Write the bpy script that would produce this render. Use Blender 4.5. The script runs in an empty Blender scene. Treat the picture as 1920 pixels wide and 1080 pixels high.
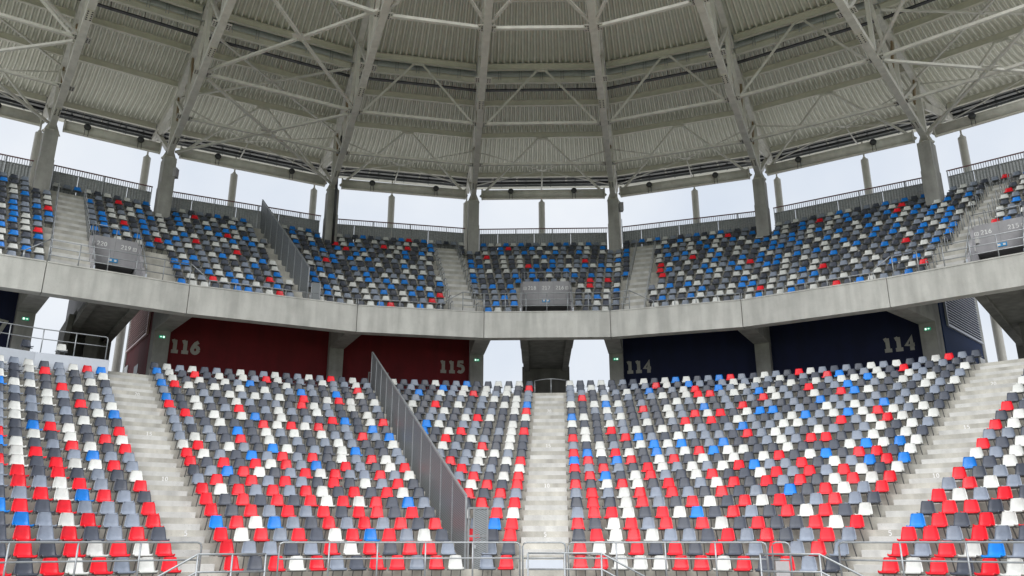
import bpy, bmesh, math, random
from mathutils import Vector, Matrix
random.seed(7)
R = math.radians
scene = bpy.context.scene
col = scene.collection
ZC = 2.2                                  # eye height above the pitch; all heights below are eye relative + ZC

# ------------------------------------------------------------------ camera
cam = bpy.data.cameras.new('camera'); camo = bpy.data.objects.new('camera', cam); col.objects.link(camo)
cam.sensor_width = 36.0; cam.lens = 1527 / 1920 * 36.0
cam.clip_start = 0.1; cam.clip_end = 3000
camo.location = (0, 0, ZC); camo.rotation_euler = (R(90 + 17.4), 0, 0)
scene.camera = camo
# ------------------------------------------------------------------ sky and sun (overcast)
w = bpy.data.worlds.new('World'); scene.world = w; w.use_nodes = True
nt = w.node_tree; bg = nt.nodes['Background']
sky = nt.nodes.new('ShaderNodeTexSky'); sky.sky_type = 'NISHITA'; sky.sun_disc = False
SUN_EL, SUN_AZ = 49, 188
sky.sun_elevation = R(SUN_EL); sky.sun_rotation = R(SUN_AZ); sky.dust_density = 5.0; sky.air_density = 1.0
mul = nt.nodes.new('ShaderNodeMixRGB'); mul.blend_type = 'MULTIPLY'; mul.inputs[0].default_value = 1
mul.inputs[2].default_value = (0.06, 0.06, 0.06, 1); nt.links.new(sky.outputs[0], mul.inputs[1])
tc = nt.nodes.new('ShaderNodeTexCoord'); ns = nt.nodes.new('ShaderNodeTexNoise')
ns.inputs['Scale'].default_value = 3.2; ns.inputs['Detail'].default_value = 5; ns.inputs['Roughness'].default_value = .5
nt.links.new(tc.outputs['Generated'], ns.inputs['Vector'])
cr = nt.nodes.new('ShaderNodeValToRGB'); cr.color_ramp.elements[0].position = .34; cr.color_ramp.elements[1].position = .64
cr.color_ramp.elements[0].color = (.275, .302, .343, 1); cr.color_ramp.elements[1].color = (.350, .363, .381, 1)
nt.links.new(ns.outputs['Fac'], cr.inputs[0])
mx = nt.nodes.new('ShaderNodeMixRGB'); mx.inputs[0].default_value = .93
nt.links.new(mul.outputs[0], mx.inputs[1]); nt.links.new(cr.outputs[0], mx.inputs[2])
nt.links.new(mx.outputs[0], bg.inputs['Color']); bg.inputs['Strength'].default_value = 1.0
sl = bpy.data.lights.new('sun', 'SUN'); sl.energy = 1.5; sl.angle = R(75); sl.color = (1, .985, .96)
so = bpy.data.objects.new('sun', sl); col.objects.link(so)
sd = Vector((math.cos(R(SUN_EL)) * math.sin(R(SUN_AZ)), math.cos(R(SUN_EL)) * math.cos(R(SUN_AZ)), math.sin(R(SUN_EL))))
so.rotation_euler = sd.to_track_quat('Z', 'Y').to_euler(); so.location = (0, -10, 60)
scene.view_settings.view_transform = 'Standard'; scene.view_settings.look = 'None'
scene.view_settings.exposure = 1.38; scene.view_settings.gamma = 1

# ------------------------------------------------------------------ materials
def mat(name, c, rough=.6, noise=0, nscale=6, bump=0, bscale=40, metal=0, spec=.5, c2=None, stain=0, emit=0, vary=0):
    m = bpy.data.materials.new(name); m.use_nodes = True; t = m.node_tree; b = t.nodes['Principled BSDF']
    b.inputs['Roughness'].default_value = rough; b.inputs['Metallic'].default_value = metal
    b.inputs['Specular IOR Level'].default_value = spec
    b.inputs['Base Color'].default_value = (*c, 1)
    if emit:
        b.inputs['Emission Color'].default_value = (*c, 1); b.inputs['Emission Strength'].default_value = emit
    if noise or bump or stain:
        g = t.nodes.new('ShaderNodeNewGeometry')
    if noise or stain:
        n = t.nodes.new('ShaderNodeTexNoise'); n.inputs['Scale'].default_value = nscale; n.inputs['Detail'].default_value = 6
        n.inputs['Roughness'].default_value = .65
        t.links.new(g.outputs['Position'], n.inputs['Vector'])
        r = t.nodes.new('ShaderNodeValToRGB'); r.color_ramp.elements[0].position = .3; r.color_ramp.elements[1].position = .7
        d = c2 or tuple(x * (1 - noise) for x in c)
        r.color_ramp.elements[0].color = (*d, 1); r.color_ramp.elements[1].color = (*[min(1, x * (1 + noise * .5)) for x in c], 1)
        t.links.new(n.outputs['Fac'], r.inputs[0]); out = r.outputs[0]
        if stain:                                   # drips running down and fine pits
            mp = t.nodes.new('ShaderNodeMapping'); mp.inputs['Scale'].default_value = (1.6, 1.6, .22)
            t.links.new(g.outputs['Position'], mp.inputs['Vector'])
            n2 = t.nodes.new('ShaderNodeTexNoise'); n2.inputs['Scale'].default_value = 1.3; n2.inputs['Detail'].default_value = 8
            t.links.new(mp.outputs[0], n2.inputs['Vector'])
            r2 = t.nodes.new('ShaderNodeValToRGB'); r2.color_ramp.elements[0].position = .35; r2.color_ramp.elements[1].position = .62
            r2.color_ramp.elements[0].color = (1 - stain,) * 3 + (1,); r2.color_ramp.elements[1].color = (1, 1, 1, 1)
            t.links.new(n2.outputs['Fac'], r2.inputs[0])
            n3 = t.nodes.new('ShaderNodeTexVoronoi'); n3.inputs['Scale'].default_value = 9
            t.links.new(g.outputs['Position'], n3.inputs['Vector'])
            r3 = t.nodes.new('ShaderNodeValToRGB'); r3.color_ramp.elements[0].position = .05; r3.color_ramp.elements[1].position = .13
            r3.color_ramp.elements[0].color = (.62, .62, .62, 1); r3.color_ramp.elements[1].color = (1, 1, 1, 1)
            t.links.new(n3.outputs['Distance'], r3.inputs[0])
            m1 = t.nodes.new('ShaderNodeMixRGB'); m1.blend_type = 'MULTIPLY'; m1.inputs[0].default_value = 1
            m2 = t.nodes.new('ShaderNodeMixRGB'); m2.blend_type = 'MULTIPLY'; m2.inputs[0].default_value = .8
            t.links.new(out, m1.inputs[1]); t.links.new(r2.outputs[0], m1.inputs[2])
            t.links.new(m1.outputs[0], m2.inputs[1]); t.links.new(r3.outputs[0], m2.inputs[2]); out = m2.outputs[0]
        t.links.new(out, b.inputs['Base Color'])
    if vary:                                        # every piece weathers a little differently
        gi = t.nodes.new('ShaderNodeNewGeometry'); oi = t.nodes.new('ShaderNodeObjectInfo')
        ad = t.nodes.new('ShaderNodeMath'); ad.operation = 'ADD'; t.links.new(gi.outputs['Random Per Island'], ad.inputs[0]); t.links.new(oi.outputs['Random'], ad.inputs[1])
        fr = t.nodes.new('ShaderNodeMath'); fr.operation = 'FRACT'; t.links.new(ad.outputs[0], fr.inputs[0])
        mr = t.nodes.new('ShaderNodeMapRange'); mr.inputs['To Min'].default_value = 1 - vary; mr.inputs['To Max'].default_value = 1 + vary * .6; t.links.new(fr.outputs[0], mr.inputs['Value'])
        vm = t.nodes.new('ShaderNodeVectorMath'); vm.operation = 'SCALE'; t.links.new(mr.outputs[0], vm.inputs['Scale'])
        if b.inputs['Base Color'].is_linked: t.links.new(b.inputs['Base Color'].links[0].from_socket, vm.inputs[0])
        else: vm.inputs[0].default_value = c
        t.links.new(vm.outputs[0], b.inputs['Base Color'])
        m2_ = t.nodes.new('ShaderNodeMapRange'); m2_.inputs['To Min'].default_value = rough - .06; m2_.inputs['To Max'].default_value = rough + .22; t.links.new(fr.outputs[0], m2_.inputs['Value']); t.links.new(m2_.outputs[0], b.inputs['Roughness'])
    if bump:
        n = t.nodes.new('ShaderNodeTexNoise'); n.inputs['Scale'].default_value = bscale; n.inputs['Detail'].default_value = 4
        t.links.new(g.outputs['Position'], n.inputs['Vector'])
        bp = t.nodes.new('ShaderNodeBump'); bp.inputs['Strength'].default_value = bump; bp.inputs['Distance'].default_value = .02
        t.links.new(n.outputs['Fac'], bp.inputs['Height']); t.links.new(bp.outputs[0], b.inputs['Normal'])
    return m
M = {}
M['concrete'] = mat('concrete', (.53, .53, .50), .85, .12, 1.1, .25, 30, stain=.24, vary=.06)
M['concrete2'] = mat('concrete2', (.37, .365, .345), .85, .2, 1.4, .25, 30, stain=.25)
M['step'] = mat('step', (.53, .515, .465), .85, .2, 1.2, .3, 25, stain=.28, vary=.07)
M['block'] = mat('block', (.60, .60, .585), .85, .14, 1.6, .3, 25, stain=.2, vary=.07)
M['concrete_shaded'] = mat('concrete_shaded', (.20, .197, .18), .85, .25, 1.2, .25, 30, stain=.3)  # concrete darkened in its colour to carry the shade under the entrances
M['grass'] = mat('grass', (.17, .22, .09), .9, .35, .6)
M['track'] = mat('track', (.30, .30, .29), .9, .2, .8)
M['red'] = mat('seat_red', (.78, .004, .018), .34, .14, 7, vary=.16)
M['blue'] = mat('seat_blue', (.0, .205, .68), .34, .14, 7, vary=.16)
M['white'] = mat('seat_white', (.63, .64, .62), .36, .12, 7, vary=.12)
M['grey'] = mat('seat_grey', (.215, .25, .315), .36, .14, 7, vary=.16)
M['dark'] = mat('seat_dark', (.060, .070, .096), .38, .16, 7, vary=.2)
M['galv'] = mat('galvanised', (.36, .38, .40), .45, .2, 9, metal=.55)
M['gatesteel'] = mat('gate_steel', (.24, .25, .265), .5, .2, 9, metal=.4)
M['board2'] = mat('grey_board', (.42, .41, .42), .6, .1, 3)
M['bracket'] = mat('bracket', (.16, .165, .17), .5, .2, 9, metal=.4)
M['steel'] = mat('white_steel', (.61, .595, .55), .5, .12, 2.5, stain=.15)
M['steel2'] = mat('purlin_steel', (.60, .58, .51), .5, .12, 2.5)
M['brown'] = mat('primer', (.22, .16, .09), .6, .15, 4)
M['bolt'] = mat('bolt', (.05, .05, .05), .6)
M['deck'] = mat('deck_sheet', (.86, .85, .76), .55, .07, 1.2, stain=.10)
M['web'] = mat('shaded_web', (.60, .595, .53), .6, .08, 2)  # deck sheet darkened on the sloped rib faces: their shading is put into the colour
M['black'] = mat('black_pipe', (.02, .021, .025), .35)
M['silver'] = mat('foil', (.55, .58, .60), .28, .12, 6, .5, 12, metal=.6)
M['soffitpanel'] = mat('soffit_panel', (.33, .33, .33), .6, .12, 3)
M['redwall'] = mat('red_wall', (.16, .006, .011), .8, .2, 1.1, stain=.2)
M['navy'] = mat('navy_wall', (.005, .010, .052), .8, .2, 1.1, stain=.2)
M['bluewall'] = mat('blue_wall', (.008, .03, .11), .8, .12, 1.5)
M['louvre'] = mat('louvre', (.55, .56, .60), .4, .06, 4, metal=.3)
M['louvre_red'] = mat('louvre_red', (.62, .42, .40), .4, .06, 4, metal=.2)
M['number'] = mat('number_paint', (.42, .41, .38), .7, .12, 5)
M['sign'] = mat('sign_white', (.72, .72, .72), .6)
M['vom'] = mat('grey_plaster', (.36, .355, .375), .75, .12, 1.5, stain=.15)
M['exit'] = mat('exit_green', (.0, .32, .16), .5, emit=.25)
M['exitw'] = mat('exit_white', (.8, .95, .88), .5, emit=.5)
M['signblue'] = mat('sign_blue', (.02, .25, .55), .5)
M['board'] = mat('pale_board', (.56, .60, .67), .5, .05, 3)
M['rail_red'] = mat('dark_red_rail', (.16, .07, .075), .5)
M['doorwhite'] = mat('door_plate', (.75, .75, .75), .5)
M['bark'] = mat('twig', (.20, .12, .09), .9)
M['road'] = mat('outer_ground', (.48, .475, .45), .95, .3, .1)
def mesh_panel(name, c, sx, frac):              # woven / perforated sheet: diagonal slots open the sheet
    m = bpy.data.materials.new(name); m.use_nodes = True; t = m.node_tree; b = t.nodes['Principled BSDF']
    b.inputs['Base Color'].default_value = (*c, 1); b.inputs['Roughness'].default_value = .5; b.inputs['Metallic'].default_value = .3
    g = t.nodes.new('ShaderNodeNewGeometry'); wv = t.nodes.new('ShaderNodeTexWave'); wv.wave_type = 'BANDS'; wv.bands_direction = 'Z'
    wv.inputs['Scale'].default_value = sx; wv.inputs['Distortion'].default_value = .0
    mp = t.nodes.new('ShaderNodeMapping'); mp.inputs['Rotation'].default_value = (R(0), R(24), 0)
    t.links.new(g.outputs['Position'], mp.inputs['Vector']); t.links.new(mp.outputs[0], wv.inputs['Vector'])
    gt = t.nodes.new('ShaderNodeMath'); gt.operation = 'GREATER_THAN'; gt.inputs[1].default_value = frac
    t.links.new(wv.outputs['Fac'], gt.inputs[0]); t.links.new(gt.outputs[0], b.inputs['Alpha'])
    rm = t.nodes.new('ShaderNodeValToRGB'); rm.color_ramp.elements[0].position = .1; rm.color_ramp.elements[1].position = .5
    rm.color_ramp.elements[0].color = (*[x * .3 for x in c], 1); rm.color_ramp.elements[1].color = (*c, 1)
    t.links.new(wv.outputs['Fac'], rm.inputs[0]); t.links.new(rm.outputs[0], b.inputs['Base Color'])
    return m
M['mesh'] = mesh_panel('fence_mesh', (.25, .27, .285), 6.5, .008)
def perf(name, c):
    m = bpy.data.materials.new(name); m.use_nodes = True; t = m.node_tree; b = t.nodes['Principled BSDF']
    b.inputs['Roughness'].default_value = .55; b.inputs['Metallic'].default_value = .35
    g = t.nodes.new('ShaderNodeNewGeometry'); br = t.nodes.new('ShaderNodeTexNoise'); br.inputs['Scale'].default_value = 6
    mp = t.nodes.new('ShaderNodeMapping'); mp.inputs['Scale'].default_value = (1.2, 1.2, 4.5)
    t.links.new(g.outputs['Position'], mp.inputs['Vector']); t.links.new(mp.outputs[0], br.inputs['Vector'])
    r = t.nodes.new('ShaderNodeValToRGB'); r.color_ramp.elements[0].position = .35; r.color_ramp.elements[1].position = .65
    r.color_ramp.elements[0].color = (*[x * .82 for x in c], 1); r.color_ramp.elements[1].color = (*[x * 1.12 for x in c], 1)
    t.links.new(br.outputs['Fac'], r.inputs[0]); t.links.new(r.outputs[0], b.inputs['Base Color'])
    return m
M['perf'] = perf('perforated_sheet', (.30, .315, .325))

# ------------------------------------------------------------------ mesh helpers
class MB:
    def __init__(s): s.v = []; s.f = []
    def add(s, vs, fs):
        o = len(s.v); s.v += [tuple(p) for p in vs]; s.f += [tuple(i + o for i in f) for f in fs]
    def hexa(s, b, t):                          # bottom ring and top ring of equal length
        n = len(b); s.add(list(b) + list(t), [tuple(range(n))[::-1], tuple(range(n, 2 * n))] + [(i, (i + 1) % n, n + (i + 1) % n, n + i) for i in range(n)])
    def box(s, x0, x1, y0, y1, z0, z1):
        s.hexa([(x0, y0, z0), (x1, y0, z0), (x1, y1, z0), (x0, y1, z0)], [(x0, y0, z1), (x1, y0, z1), (x1, y1, z1), (x0, y1, z1)])
    def beam(s, p, q, wd, h=None, up=(0, 0, 1)):
        p, q = Vector(p), Vector(q); h = h or wd; d = (q - p).normalized(); u = Vector(up)
        if abs(d.dot(u)) > .98: u = Vector((1, 0, 0))
        a = d.cross(u).normalized() * wd / 2; b = a.cross(d).normalized() * h / 2
        s.hexa([p - a - b, p + a - b, p + a + b, p - a + b], [q - a - b, q + a - b, q + a + b, q - a + b])
    def ibeam(s, p, q, wd, h, tf=.03, tw=.025):
        p, q = Vector(p), Vector(q); d = (q - p).normalized(); a = d.cross(Vector((0, 0, 1))).normalized(); b = a.cross(d).normalized()
        for off in (h / 2 - tf / 2, -h / 2 + tf / 2): s.beam(p + b * off, q + b * off, wd, tf)
        s.beam(p, q, tw, h - 2 * tf)
    def tube(s, pts, r, n=6, cap=True):
        pts = [Vector(p) for p in pts]; rings = []
        for i, p in enumerate(pts):
            d = (pts[min(i + 1, len(pts) - 1)] - pts[max(i - 1, 0)]).normalized()
            u = Vector((0, 0, 1)) if abs(d.z) < .9 else Vector((1, 0, 0))
            a = d.cross(u).normalized(); b = a.cross(d).normalized(); rr = r[i] if isinstance(r, (list, tuple)) else r
            rings.append([p + (a * math.cos(k * 2 * math.pi / n) + b * math.sin(k * 2 * math.pi / n)) * rr for k in range(n)])
        o = len(s.v)
        for rg in rings: s.v += [tuple(x) for x in rg]
        for i in range(len(rings) - 1):
            for k in range(n):
                a0 = o + i * n + k; a1 = o + i * n + (k + 1) % n; s.f.append((a0, a1, a1 + n, a0 + n))
        if cap:
            s.f.append(tuple(o + k for k in range(n))[::-1]); s.f.append(tuple(o + (len(rings) - 1) * n + k for k in range(n)))
    def mesh(s, name, smooth=False, recalc=True):
        me = bpy.data.meshes.new(name); me.from_pydata(s.v, [], s.f)
        if recalc:
            bm = bmesh.new(); bm.from_mesh(me); bmesh.ops.recalc_face_normals(bm, faces=bm.faces); bm.to_mesh(me); bm.free()
        if smooth:
            for p in me.polygons: p.use_smooth = True
        me.update(); return me
    def build(s, name, m, parent=None, smooth=False):
        me = s.mesh(name, smooth); me.materials.append(M[m]); return link(name, me, parent)
def link(name, me, parent=None, loc=None):
    o = bpy.data.objects.new(name, me); col.objects.link(o)
    if parent: o.parent = parent; o.matrix_parent_inverse = Matrix.Translation(-Vector(parent.location)) if parent.type == 'EMPTY' and not any(parent.rotation_euler) and parent.parent is None else Matrix()
    if loc: o.location = loc
    return o
def tag(o, label=None, cat=None, group=None, kind=None):
    if label: o['label'] = label
    if cat: o['category'] = cat
    if group: o['group'] = group
    if kind: o['kind'] = kind
    return o
def empty(name, loc, label=None, cat=None, group=None, kind=None):
    e = bpy.data.objects.new(name, None); e.empty_display_size = .2; col.objects.link(e); e.location = loc
    return tag(e, label, cat, group, kind)
def V3(p, z): return Vector((p[0], p[1], z + ZC))
def lerp(a, b, t): return a + (b - a) * t
def interp(x, xs, ys):
    if x <= xs[0]: return ys[0]
    for i in range(len(xs) - 1):
        if x <= xs[i + 1]: return lerp(ys[i], ys[i + 1], (x - xs[i]) / (xs[i + 1] - xs[i]))
    return ys[-1]
ORD = ['first', 'second', 'third', 'fourth', 'fifth', 'sixth', 'seventh', 'eighth', 'ninth', 'tenth', 'eleventh', 'twelfth',
       'thirteenth', 'fourteenth', 'fifteenth', 'sixteenth', 'seventeenth', 'eighteenth', 'nineteenth', 'twentieth', 'twenty-first', 'twenty-second', 'twenty-third', 'twenty-fourth', 'twenty-fifth', 'twenty-sixth', 'twenty-seventh', 'twenty-eighth', 'twenty-ninth', 'thirtieth', 'thirty-first', 'thirty-second', 'thirty-third', 'thirty-fourth', 'thirty-fifth', 'thirty-sixth', 'thirty-seventh', 'thirty-eighth', 'thirty-ninth', 'fortieth']
# stroke digits on a 0..0.62 x 0..1 cell
def arc(cx, cy, rx, ry, a0, a1, n=9): return [(cx + rx * math.cos(R(lerp(a0, a1, i / n))), cy + ry * math.sin(R(lerp(a0, a1, i / n)))) for i in range(n + 1)]
GL = {'1': [[(.31, .04), (.31, .96)], [(.31, .9), (.10, .82)], [(.08, .07), (.56, .07)]],
      '2': [arc(.31, .70, .22, .23, 160, -30) + [(.09, .07), (.56, .07)]],
      '4': [[(.42, .04), (.42, .94), (.06, .32), (.60, .32)], [(.28, .06), (.56, .06)]],
      '5': [[(.54, .93), (.15, .93), (.13, .55)] + arc(.29, .34, .25, .27, 110, -140)],
      '6': [[(.50, .93), (.30, .80), (.12, .48)], arc(.31, .32, .22, .25, 0, 360, 16)],
      '7': [[(.06, .92), (.56, .92), (.24, .04)]],
      '8': [arc(.31, .73, .18, .2, 0, 360, 14), arc(.31, .29, .22, .23, 0, 360, 16)],
      '9': [arc(.31, .68, .22, .25, 0, 360, 16), [(.52, .62), (.42, .3), (.18, .07)]],
      '0': [arc(.31, .5, .22, .43, 0, 360, 18)]}
def strokes(text):
    out = []; x = 0
    for ch in text:
        for st in GL[ch]: out.append([(px + x, py) for px, py in st])
        x += .72
    return out, x - .10
def text_obj(name, text, org, ux, uz, h, wt, m, parent, nrm, proud=.006, extra=None):
    """flat lettering: org = lower left corner, ux / uz unit vectors on the surface, nrm the outward normal"""
    org, ux, uz, nrm = Vector(org), Vector(ux), Vector(uz), Vector(nrm); mb = MB()
    sts, wdt = strokes(text)
    for si, st in enumerate(sts):
        pts = [Vector(p) for p in st]; n = len(pts); L = []; Rr = []
        for i, p in enumerate(pts):
            d = (pts[min(i + 1, n - 1)] - pts[max(i - 1, 0)]).normalized(); nn = Vector((-d.y, d.x)) * wt / 2
            L.append(p + nn); Rr.append(p - nn)
        pr = proud + .0006 * (si % 5)
        for i in range(n - 1):
            q = [L[i], L[i + 1], Rr[i + 1], Rr[i]]
            mb.add([org + ux * a.x * h + uz * a.y * h + nrm * pr for a in q], [(0, 1, 2, 3)])
    if extra: extra(mb, lambda a, b, k=0: org + ux * a * h + uz * b * h + nrm * (proud + .001 * k))
    return mb.build(name, m, parent), wdt * h

# ------------------------------------------------------------------ plan of the corner
# J = parapet joints, K = concrete roof columns (metres from the eye)
J = [Vector(p) for p in [(-27.14, 30.4), (-20.79, 34.39), (-15.71, 37.86), (-8.17, 41.41), (-1.52, 42.76), (5.32, 42.55), (11.84, 40.42), (17.77, 36.77), (23.16, 32.47)]]
K = [Vector(p) for p in [(-35.0, 36.9), (-26.79, 42.46), (-21.33, 45.95), (-12.17, 50.75), (-2.7, 52.73), (7.05, 52.45), (16.28, 49.06), (24.72, 43.84), (32.2, 37.35)]]
NB = 8; BAYN = ['Z', 'A', 'B', 'C', 'D', 'E', 'F', 'G']
BAYTXT = ['at the far left edge', 'over the left upper entrance', 'over the left red wall', 'over the right red wall', 'over the central entrance', 'over the left navy wall', 'over the right navy wall', 'at the far right edge']
AX = [(K[k] - J[k]).normalized() for k in range(9)]
def perp(k):
    d = (J[k + 1] - J[k]).normalized(); return Vector((-d.y, d.x))
def PS(k, s, b):                          # point on axis k at perpendicular offset s of bay b
    return J[k] + AX[k] * (s / AX[k].dot(perp(b)))
def BW(b, s, wl):                         # point in bay b, offset s, distance wl from its left axis
    a, c = PS(b, s, b), PS(b + 1, s, b); return a + (c - a).normalized() * wl
def BQ(b, s, wl):                         # same, but measured square to the parapet from joint b
    return J[b] + (J[b + 1] - J[b]).normalized() * wl + perp(b) * s
def blen(b, s): return (PS(b + 1, s, b) - PS(b, s, b)).length

# ------------------------------------------------------------------ ground
mb = MB(); n = 48
for rad, z in ((900, -.25),):
    mb.add([(rad * math.cos(i * 2 * math.pi / n), rad * math.sin(i * 2 * math.pi / n), z) for i in range(n)], [tuple(range(n))])
tag(mb.build('ground', 'road'), kind='structure')
mb = MB(); mb.box(-46, 46, -110, 16, -.2, 0); tag(mb.build('pitch', 'grass'), kind='structure')
C = Vector((0, 9.9)); R1 = 14.55; ROWP = .8
AB = [-66, -53, -40.3, -29.3, -14.5, -2.65, 9.25, 21.2, 33.5, 45.5, 58, 70]       # bearings of the terrace corners
def LP(rad, th):                          # point on the faceted row of radius rad at bearing th (degrees)
    for k in range(len(AB) - 1):
        if th <= AB[k + 1] or k == len(AB) - 2:
            m_ = (AB[k] + AB[k + 1]) / 2; h_ = (AB[k + 1] - AB[k]) / 2
            rr = rad * 1.0025 * math.cos(R(h_)) / math.cos(R(th - m_)); break
    return Vector((C.x + rr * math.sin(R(th)), C.y + rr * math.cos(R(th)))), m_
mb = MB(); m0 = []
for k in range(len(AB)): m0.append((LP(R1 - .6, AB[k])[0], LP(9.5, AB[k])[0]))
for a, b in zip(m0[:-1], m0[1:]): mb.hexa([(*a[1], .0), (*b[1], .0), (*b[0], .0), (*a[0], .0)], [(*a[1], .12), (*b[1], .12), (*b[0], .12), (*a[0], .12)])
tag(mb.build('perimeter_path', 'track'), kind='structure')

# ------------------------------------------------------------------ lower terrace
ZS = [-.54, -.16, .21, .56, .92, 1.28, 1.64, 1.99, 2.34, 2.69, 3.05, 3.42, 3.81, 4.21, 4.62, 5.03, 5.45, 5.86, 6.29, 6.72, 7.11, 7.51]
TR = [z - .56 for z in ZS]; FLOOR = 7.36; TR.append(FLOOR)                  # tread heights, row 23 stands on the concourse
def RR(r): return R1 + ROWP * (r - 1)
edges_aisle = {'left': (lambda r: -35.1, lambda r: interp(r, [16, 32], [-31.1, -31.7])),
               'centre': (lambda r: 3.5 - math.degrees(.78 / r), lambda r: 3.5 + math.degrees(.78 / r)),
               'right': (lambda r: interp(r, [14, 16.8, 20.8, 32.4], [35.0, 35.6, 37.0, 39.6]), lambda r: interp(r, [14, 17, 21, 30, 33], [38.3, 39.2, 41.3, 43.1, 43.4]))}
FA, FB = Vector((-1.38, 25.2)), Vector((-7.6, 42.8))                       # sector fence line
def fence_bearing(rad):
    d = (FB - FA).normalized(); m_ = FA - C; b_ = m_.dot(d); t = -b_ + math.sqrt(max(0, b_ * b_ - m_.dot(m_) + rad * rad)); p = FA + d * t - C
    return math.degrees(math.atan2(p.x, p.y))
stand = empty('lower_stand', (0, 24, 0), 'lower concrete seating terrace curving across the foreground', 'terrace')
for r in range(1, 24):
    z1 = TR[r - 1] + ZC; z0 = (TR[r - 2] + ZC if r > 1 else .0)
    f, bk = RR(r) - .42, RR(r) + .40
    if r == 23: bk = RR(r) + .55
    for k in range(len(AB) - 1):
        a0, a1 = AB[k] , AB[k + 1]
        if r >= 22 and k <= 1: continue
        p = [LP(f, a0)[0], LP(f, a1)[0], LP(bk, a1)[0], LP(bk, a0)[0]]
        # LP picks the bay by the upper limit, so nudge the left corner into this bay
        p[0] = LP(f, a0 + 1e-4)[0]; p[3] = LP(bk, a0 + 1e-4)[0]
        g = (p[1] - p[0]).normalized() * .006
        mb = MB(); q = [p[0] + g, p[1] - g, p[2] - g, p[3] + g]
        zb = max(0, z0 - .16)
        mb.hexa([(*x, zb) for x in q], [(*x, z1) for x in q])
        mb.build('terrace_step', 'step', stand)
# aisle half steps and painted row numbers
for an, (eL, eR) in edges_aisle.items():
    lab = {'left': 'stairs left of the red 116 wall, rising between seat blocks', 'centre': 'central concrete stairs rising to the dark vomitory soffit', 'right': 'concrete stairs at the right running up beside the 114 block'}[an]
    st = empty('stairway', (*LP(RR(1), (eL(15) + eR(15)) / 2)[0], TR[0] + ZC), lab, 'stairs', 'lower terrace stairways')
    for r in range(1, 23):
        bk = RR(r) + .40 - .018; f = bk - .36; a0, a1 = eL(RR(r)) + .12, eR(RR(r)) - .12
        p = [LP(f, a0)[0], LP(f, a1)[0], LP(bk, a1)[0], LP(bk, a0)[0]]
        zt = (TR[r - 1] + TR[r]) / 2 + ZC; mb = MB(); mb.hexa([(*x, TR[r - 1] + ZC - .02) for x in p], [(*x, zt) for x in p])
        mb.build('half_step', 'block', st)
        if (r + 1) in (5, 10, 15, 20):
            rf = RR(r + 1) - .42; am = (a0 + a1) / 2 + (.0 if an != 'left' else .3); pc = LP(rf, am)[0]; ux = (LP(rf, am + .3)[0] - LP(rf, am - .3)[0]).normalized()
            nr = Vector((ux.y, -ux.x)); tx = str(r + 1); hh = .15; wd = (.72 * len(tx) - .1) * hh
            zz = (zt + TR[r] + ZC) / 2 - hh / 2
            text_obj('row_number', tx, (*(pc - ux * wd / 2), zz), (*ux, 0), (0, 0, 1), hh, .17, 'sign', st, (*nr, 0), .004)
# concourse slab behind row 23 (below the upper tier)
mb = MB()
for b in range(NB):
    a0, a1 = J[b] - AX[b] * .25, J[b + 1] - AX[b + 1] * .25; c0, c1 = J[b] + AX[b] * 12.5, J[b + 1] + AX[b + 1] * 12.5
    q = [a0, a1, c1, c0]; mb.hexa([(*x, FLOOR + ZC - .4) for x in q], [(*x, FLOOR + ZC - .012) for x in q])
o = mb.build('concourse_floor', 'concrete2'); tag(o, kind='structure')

# ------------------------------------------------------------------ seats
def seat_shell():
    prof = [(-.205, .395, .190), (-.220, .425, .205), (-.190, .437, .205), (-.05, .418, .200), (.09, .422, .195), (.145, .455, .190), (.170, .53, .183), (.195, .63, .168), (.212, .72, .150), (.218, .748, .138), (.219, .762, .112)]
    lat = [-1, -.82, -.4, .4, .82, 1]; curl = [.030, .006, 0, 0, .006, .030]
    mb = MB(); n = len(lat)
    for side in (0, 1):
        for i, (y, z, hw) in enumerate(prof):
            j0, j1 = max(i - 1, 0), min(i + 1, len(prof) - 1); t = Vector((prof[j1][0] - prof[j0][0], prof[j1][1] - prof[j0][1])).normalized()
            nn = Vector((-t.y, t.x))                                     # towards the sitter
            for l, c_ in zip(lat, curl):
                cc = c_ if i > 1 else -.012 * (abs(l) > .9); off = cc - side * .014
                mb.v.append((l * hw, y + nn.x * off, z + nn.y * off))
    N = len(prof) * n
    for s_ in (0, 1):
        for i in range(len(prof) - 1):
            for j in range(n - 1):
                a = s_ * N + i * n + j; f_ = (a, a + 1, a + n + 1, a + n); mb.f.append(f_ if s_ == 0 else f_[::-1])
    rim = [j for j in range(n)] + [i * n + n - 1 for i in range(1, len(prof))] + [(len(prof) - 1) * n + j for j in range(n - 2, -1, -1)] + [i * n for i in range(len(prof) - 2, 0, -1)]
    for a, b_ in zip(rim, rim[1:] + rim[:1]): mb.f.append((a, b_, b_ + N, a + N))
    return mb
def seat_bracket():
    mb = MB()
    for sx in (-.13, .13):
        mb.beam((sx, -.14, .405), (sx, .12, .405), .03, .02); mb.beam((sx, -.10, .40), (sx, .16, .0), .028, .028, (1, 0, 0))
    mb.beam((-.25, .02, .385), (.25, .02, .385), .045, .03)
    return mb
SH, BR = seat_shell(), seat_bracket()
for m_ in (SH,): m_.v = [(x * 1.06, y, .40 + (z - .40) * 1.03) for x, y, z in m_.v]
BU = MB(); BU.v = list(BR.v); BU.f = list(BR.f); BU.beam((0, -.17, .385), (0, .13, .395), .36, .025); BU.beam((0, .13, .40), (0, .185, .50), .34, .02, (0, -1, .5))
CN = ['red', 'blue', 'white', 'grey', 'dark']; CTX = {'red': 'red', 'blue': 'bright blue', 'white': 'white', 'grey': 'light grey', 'dark': 'dark grey'}
shell_me = {}
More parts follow.
